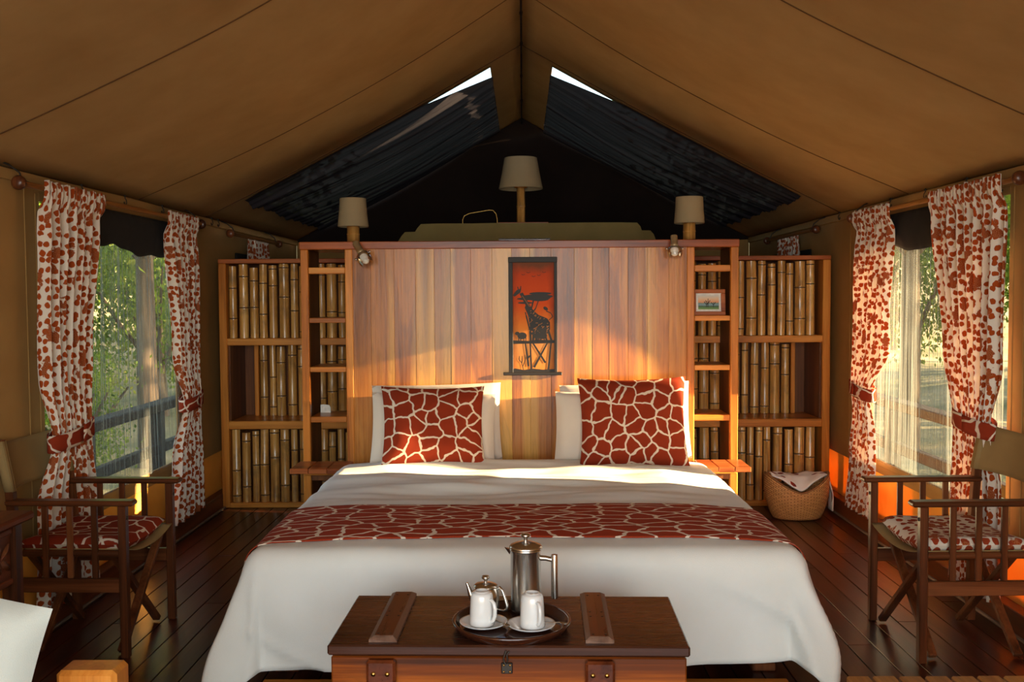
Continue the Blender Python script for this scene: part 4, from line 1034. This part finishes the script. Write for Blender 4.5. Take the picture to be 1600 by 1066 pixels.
for k in range(9):
    yk = ey - .085 - k * .05; zc = ztp - .132
    for q, (dy, dz, an) in enumerate(((0, .02, .7), (0, -.025, -.6))):
        M_ = Matrix.Translation((ex - .014, yk, zc + dz)) @ Matrix.Rotation(an, 4, 'X')
        mb = MB(); N = 10
        mb.add([M_ @ Vector((.0, .034 * math.cos(2 * PI * i / N), .013 * math.sin(2 * PI * i / N))) for i in range(N)] + [M_ @ Vector((.007, 0, 0))], [[i, (i + 1) % N, N] for i in range(N)])
        mb.build('carved_leaf', MT['dark_wood'], sp)
MB().box(-.2, ex - .05, -.5, ey - .05, .12, .145, .004).build('stretcher_shelf', MT['dark_wood_x'], dk)
# daybed / sofa at lower left
sf = thing('daybed', 'chunky honey wood daybed frame corner at the bottom left edge', 'sofa', (-1.45, 1.7, 0))
a = P(85, 1050, Y=2.10); b = P(180, 1050, Y=2.10); zt_ = P(130, 1050, Y=2.10).z
ox, oy = -1.45, 1.7
px0, px1 = a.x - ox, b.x - ox
MB().box(px0, px1, 2.10 - oy, 2.18 - oy, 0, zt_, .01).build('post', MT['frame_wood'], sf)
MB().box(px0, px1, .7 - oy, .78 - oy, 0, zt_, .01).build('post', MT['frame_wood'], sf)
MB().box(-.5, -.42, 2.10 - oy, 2.18 - oy, 0, zt_, .01).build('post', MT['frame_wood'], sf)
MB().box(-.5, px0, 2.115 - oy, 2.165 - oy, .30, .37, .005).build('end_rail', MT['frame_wood_x'], sf)
xq = P(25, 1060, Y=2.13).x - ox
MB().box(-.42, px0, 2.115 - oy, 2.165 - oy, .46, .50, .005).build('end_rail', MT['frame_wood_x'], sf)
MB().box(xq, P(42, 1060, Y=2.13).x - ox, 2.12 - oy, 2.16 - oy, .37, .46, .004).build('spindle', MT['frame_wood'], sf)
MB().box(px0 + .02, px1 - .02, .78 - oy, 2.10 - oy, .28, .36, .006).build('front_rail', MT['frame_wood_y'], sf)
MB().box(-.5, px0 + .02, .7 - oy, 2.09 - oy, .26, .29, .004).build('seat_board', MT['dark_wood_y'], sf)
MB().box(-.48, px0 + .01, .72 - oy, 2.08 - oy, .29, .40, .03).build('seat_mattress', MT['pillowcase'], sf)
o = cushion('cushion', MT['linen_grey'], .50, .42, .14, (P(62, 922, Y=2.02).x - .285, 1.99, .418), (-.10, .20, -.15), 'plain white cushion propped upright on the daybed at the lower left', 'cushion', 9, pinch=.05)
# slatted table lower right
z_ = .44; q0 = P(1322, 1056, Z=z_); yb_ = q0.y
stt = thing('slatted_table', 'low honey wood slatted table at the bottom right edge', 'table', (q0.x, yb_, 0))
x = 0; k = 0
while x < .80:
    w = .0585
    MB().box(x, x + w, -.55, 0 + R.uniform(-.002, .002), z_ - .022, z_, .004).build('slat', MT['frame_wood_y'], stt); x += w + .0085
for yy in (-.48, -.08):
    MB().box(0.01, .79, yy, yy + .04, z_ - .062, z_ - .022, .004).build('cross_rail', MT['frame_wood_x'], stt)
for lx_ in (.02, .74):
    for yy in (-.48, -.08):
        MB().box(lx_, lx_ + .04, yy, yy + .04, 0, z_ - .062, .004).build('leg', MT['frame_wood'], stt)

# ================================================================== OUTSIDE
gr = MB()
def gf(u, v):
    x = -45 + 90 * u; y = -20 + 85 * v; r_ = max(0, math.hypot(x, (y - 4) * .8) - 5)
    z = -.75 + .010 * r_ ** 1.55 + .35 * fb(x * .18, y * .18, 2) * min(1, r_ / 4)
    return (x, y, z)
gr.grid(90, 85, gf)
struct(gr.build('ground', MT['ground']))
for sgn, nm in ((-1, 'left'), (1, 'right')):
    dkk = struct(MB().box(sgn * 2.10, sgn * 2.98, -1, 9.4, -.16, -.06, .004).build('terrace_' + nm, MT['deck']))
    rl = thing('deck_railing', 'weathered wooden railing outside the %s tent window' % nm, 'railing', (sgn * 2.9, 2.6, -.06))
    for k in range(6):
        MB().box(-.05, .05, k * 1.25 - .05, k * 1.25 + .05, 0, .60, .006).build('post', MT['deck'], rl)
    MB().box(-.065, .065, -.1, 6.4, .60, .67, .008).build('top_rail', MT['deck'], rl)
    MB().box(-.03, .03, -.1, 6.4, .26, .34, .006).build('mid_rail', MT['deck'], rl)
def leafmesh(n, rx, ry, rz_, s, seed):
    rg = random.Random(seed); mb = MB(); vs = []; fs = []
    cl = [(rg.uniform(-1, 1), rg.uniform(-1, 1), rg.uniform(-1, 1)) for _ in range(18)]
    for i in range(n):
        c_ = rg.choice(cl); p_ = Vector((c_[0] * rx * .75 + rg.gauss(0, rx * .22), c_[1] * ry * .75 + rg.gauss(0, ry * .22), c_[2] * rz_ * .75 + rg.gauss(0, rz_ * .2)))
        M_ = Euler((rg.uniform(0, 6), rg.uniform(0, 6), rg.uniform(0, 6))).to_matrix(); l = s * rg.uniform(.6, 1.4)
        b_ = len(vs)
        vs += [p_ + M_ @ Vector(q) for q in ((0, 0, 0), (l * .5, l * .28, .05 * l), (l, 0, 0), (l * .5, -l * .28, .05 * l))]; fs.append([b_, b_ + 1, b_ + 2, b_ + 3])
    return mb.add(vs, fs)
LM = [leafmesh(8000, 1, 1, 1, .062, s_) for s_ in (1, 2)]
lms = [m.build('foliage', MT['leaf']) for m in LM]
def tree(label, x, y, g0, th, cr, crz, k, group, tk=1.0):
    t = thing('tree', label, 'tree', (x, y, g0), 0, group)
    mb = MB(); bend = R.uniform(-.2, .2) if tk == 1 else .05
    mb.tube([(0, 0, -.3), (bend * .3, 0, th * .4), (bend, .1, th), (bend * .7, .1, th + crz)], [.16 * tk, .13 * tk, .10 * tk, .03], 10)
    for j in range(5):
        w = R.uniform(0, 6); mb.tube([(bend * .8, .08, th * .8), (bend + math.cos(w) * cr * .4, math.sin(w) * cr * .4, th + crz * .4), (bend + math.cos(w) * cr * .8, math.sin(w) * cr * .8, th + crz)], [.05, .035, .012], 7)
    mb.build('trunk', MT['bark'], t)
    c = lms[k].copy(); COL.objects.link(c); c.parent = t; c.location = (bend, 0, th + crz * .8); c.scale = (cr, cr, crz); c.rotation_euler = (0, 0, R.uniform(0, 6)); c['kind'] = 'stuff'
def gz_(x, y): r_ = max(0, math.hypot(x, (y - 4) * .8) - 5); return -.75 + .010 * r_ ** 1.55
LTL = ['broad green tree in the middle of the view through the left window', 'round green tree low behind the terrace rail outside the left window', 'tall pale tree behind the others outside the left window', 'leafy tree beside the narrow curtain in the left window view', 'far wide tree at the back of the left window view', 'low bush just beyond the terrace rail outside the left window', 'farthest tall tree on the slope outside the left window']
LTR = [q.replace('left window', 'right window') for q in LTL]
TR = [(-8.5, 15, 1.3, 1.7, 1.5), (-6.2, 16.5, .9, 1.4, 1.6), (-10.5, 20, 1.8, 2.2, 2.0), (-7.0, 20.5, 1.5, 2.0, 2.0), (-13, 23, 2, 2.5, 2.3), (-5.6, 11.8, .2, .9, .8), (-9.6, 26, 2.5, 3, 2.6)]
for i, (x, y, th, cr, crz) in enumerate(TR):
    tree(LTL[i], x, y, gz_(x, y), th, cr, crz, i % 2, 'trees beyond the left window')
for i, (x, y, th, cr, crz) in enumerate(TR):
    if i in (5, 3): continue
    tree(LTR[i], -x + .6, y + .7, gz_(-x, y), th + .5, cr * .9, crz, (i + 1) % 2, 'trees beyond the right window')
for k in range(4):
    x, y = 21 + (k * 5 % 3), 9.5 + k * 3.4
    tree('unseen big tree added far on the sunny side to shade the bush beyond the tents', x, y, gz_(x, y), 2.2, 3.2, 3.6, k % 2, 'unseen shade trees on the sunny side')  # out-of-view row added only to shade the trees outside the windows
tree('unseen straight-trunked tree added beside the terrace to shade the right cushion', 6.0, 4.44, gz_(6.0, 4.44), 6.2, 1.6, 1.2, 1, None, 1.35)  # trunk added out of view so its shadow covers the right cushion
# unseen trees added to block the upper part of the low sun
tree('unseen leafy tree added to block low sun, the one nearest the terrace railing', 10.5, 1.3, gz_(10.5, 1.3), 4.0, 3.1, .8, 0, 'unseen trees blocking the low sun')
tree('unseen leafy tree added to block low sun, behind and beside the nearest one', 13.0, 6.2, gz_(13.0, 6.2), 4.3, 3.1, .8, 1, 'unseen trees blocking the low sun')
tree('unseen leafy tree added to block low sun, standing farthest from the terrace', 15.5, .9, gz_(15.5, .9), 4.75, 3.2, .8, 0, 'unseen trees blocking the low sun')
tree('unseen tallest tree, added to keep low sun out of the right roof opening', 18, 5.8, gz_(18, 5.8), 5.7, 3.0, 1.5, 1, None)  # added out of view, stops direct sun through the right skylight gap
for k, (x, y) in enumerate(((-4.9, 12.6), (5.0, 12.6))):
    tree('tall pale trunk standing close outside, beside the narrow curtain in the %s window view' % ('left' if x < 0 else 'right'), x, y, gz_(x, y), 3.2, 2.6, 1.6, k, None)
for o in lms: D.objects.remove(o)

GR = {'curtain': 'rust-spotted curtains of the tent', 'pillow': 'cream pillows against the headboard', 'lamp': 'bamboo lamps above the headboard',
      'spotlight': 'glass spotlights on the headboard', 'saucer': 'white saucers on the tray', 'mug': 'white mugs on the tray', 'spoon': 'teaspoons on the saucers',
      'chair': 'dark wooden folding chairs', 'cabinet': 'bamboo-fronted cabinets', 'curtain rod': 'wooden curtain rods', 'railing': 'terrace railings outside', 'shade net': 'shade nets under the roof openings'}
for o in D.objects:
    if o.get('category') in GR and not o.get('group'): o['group'] = GR[o['category']]
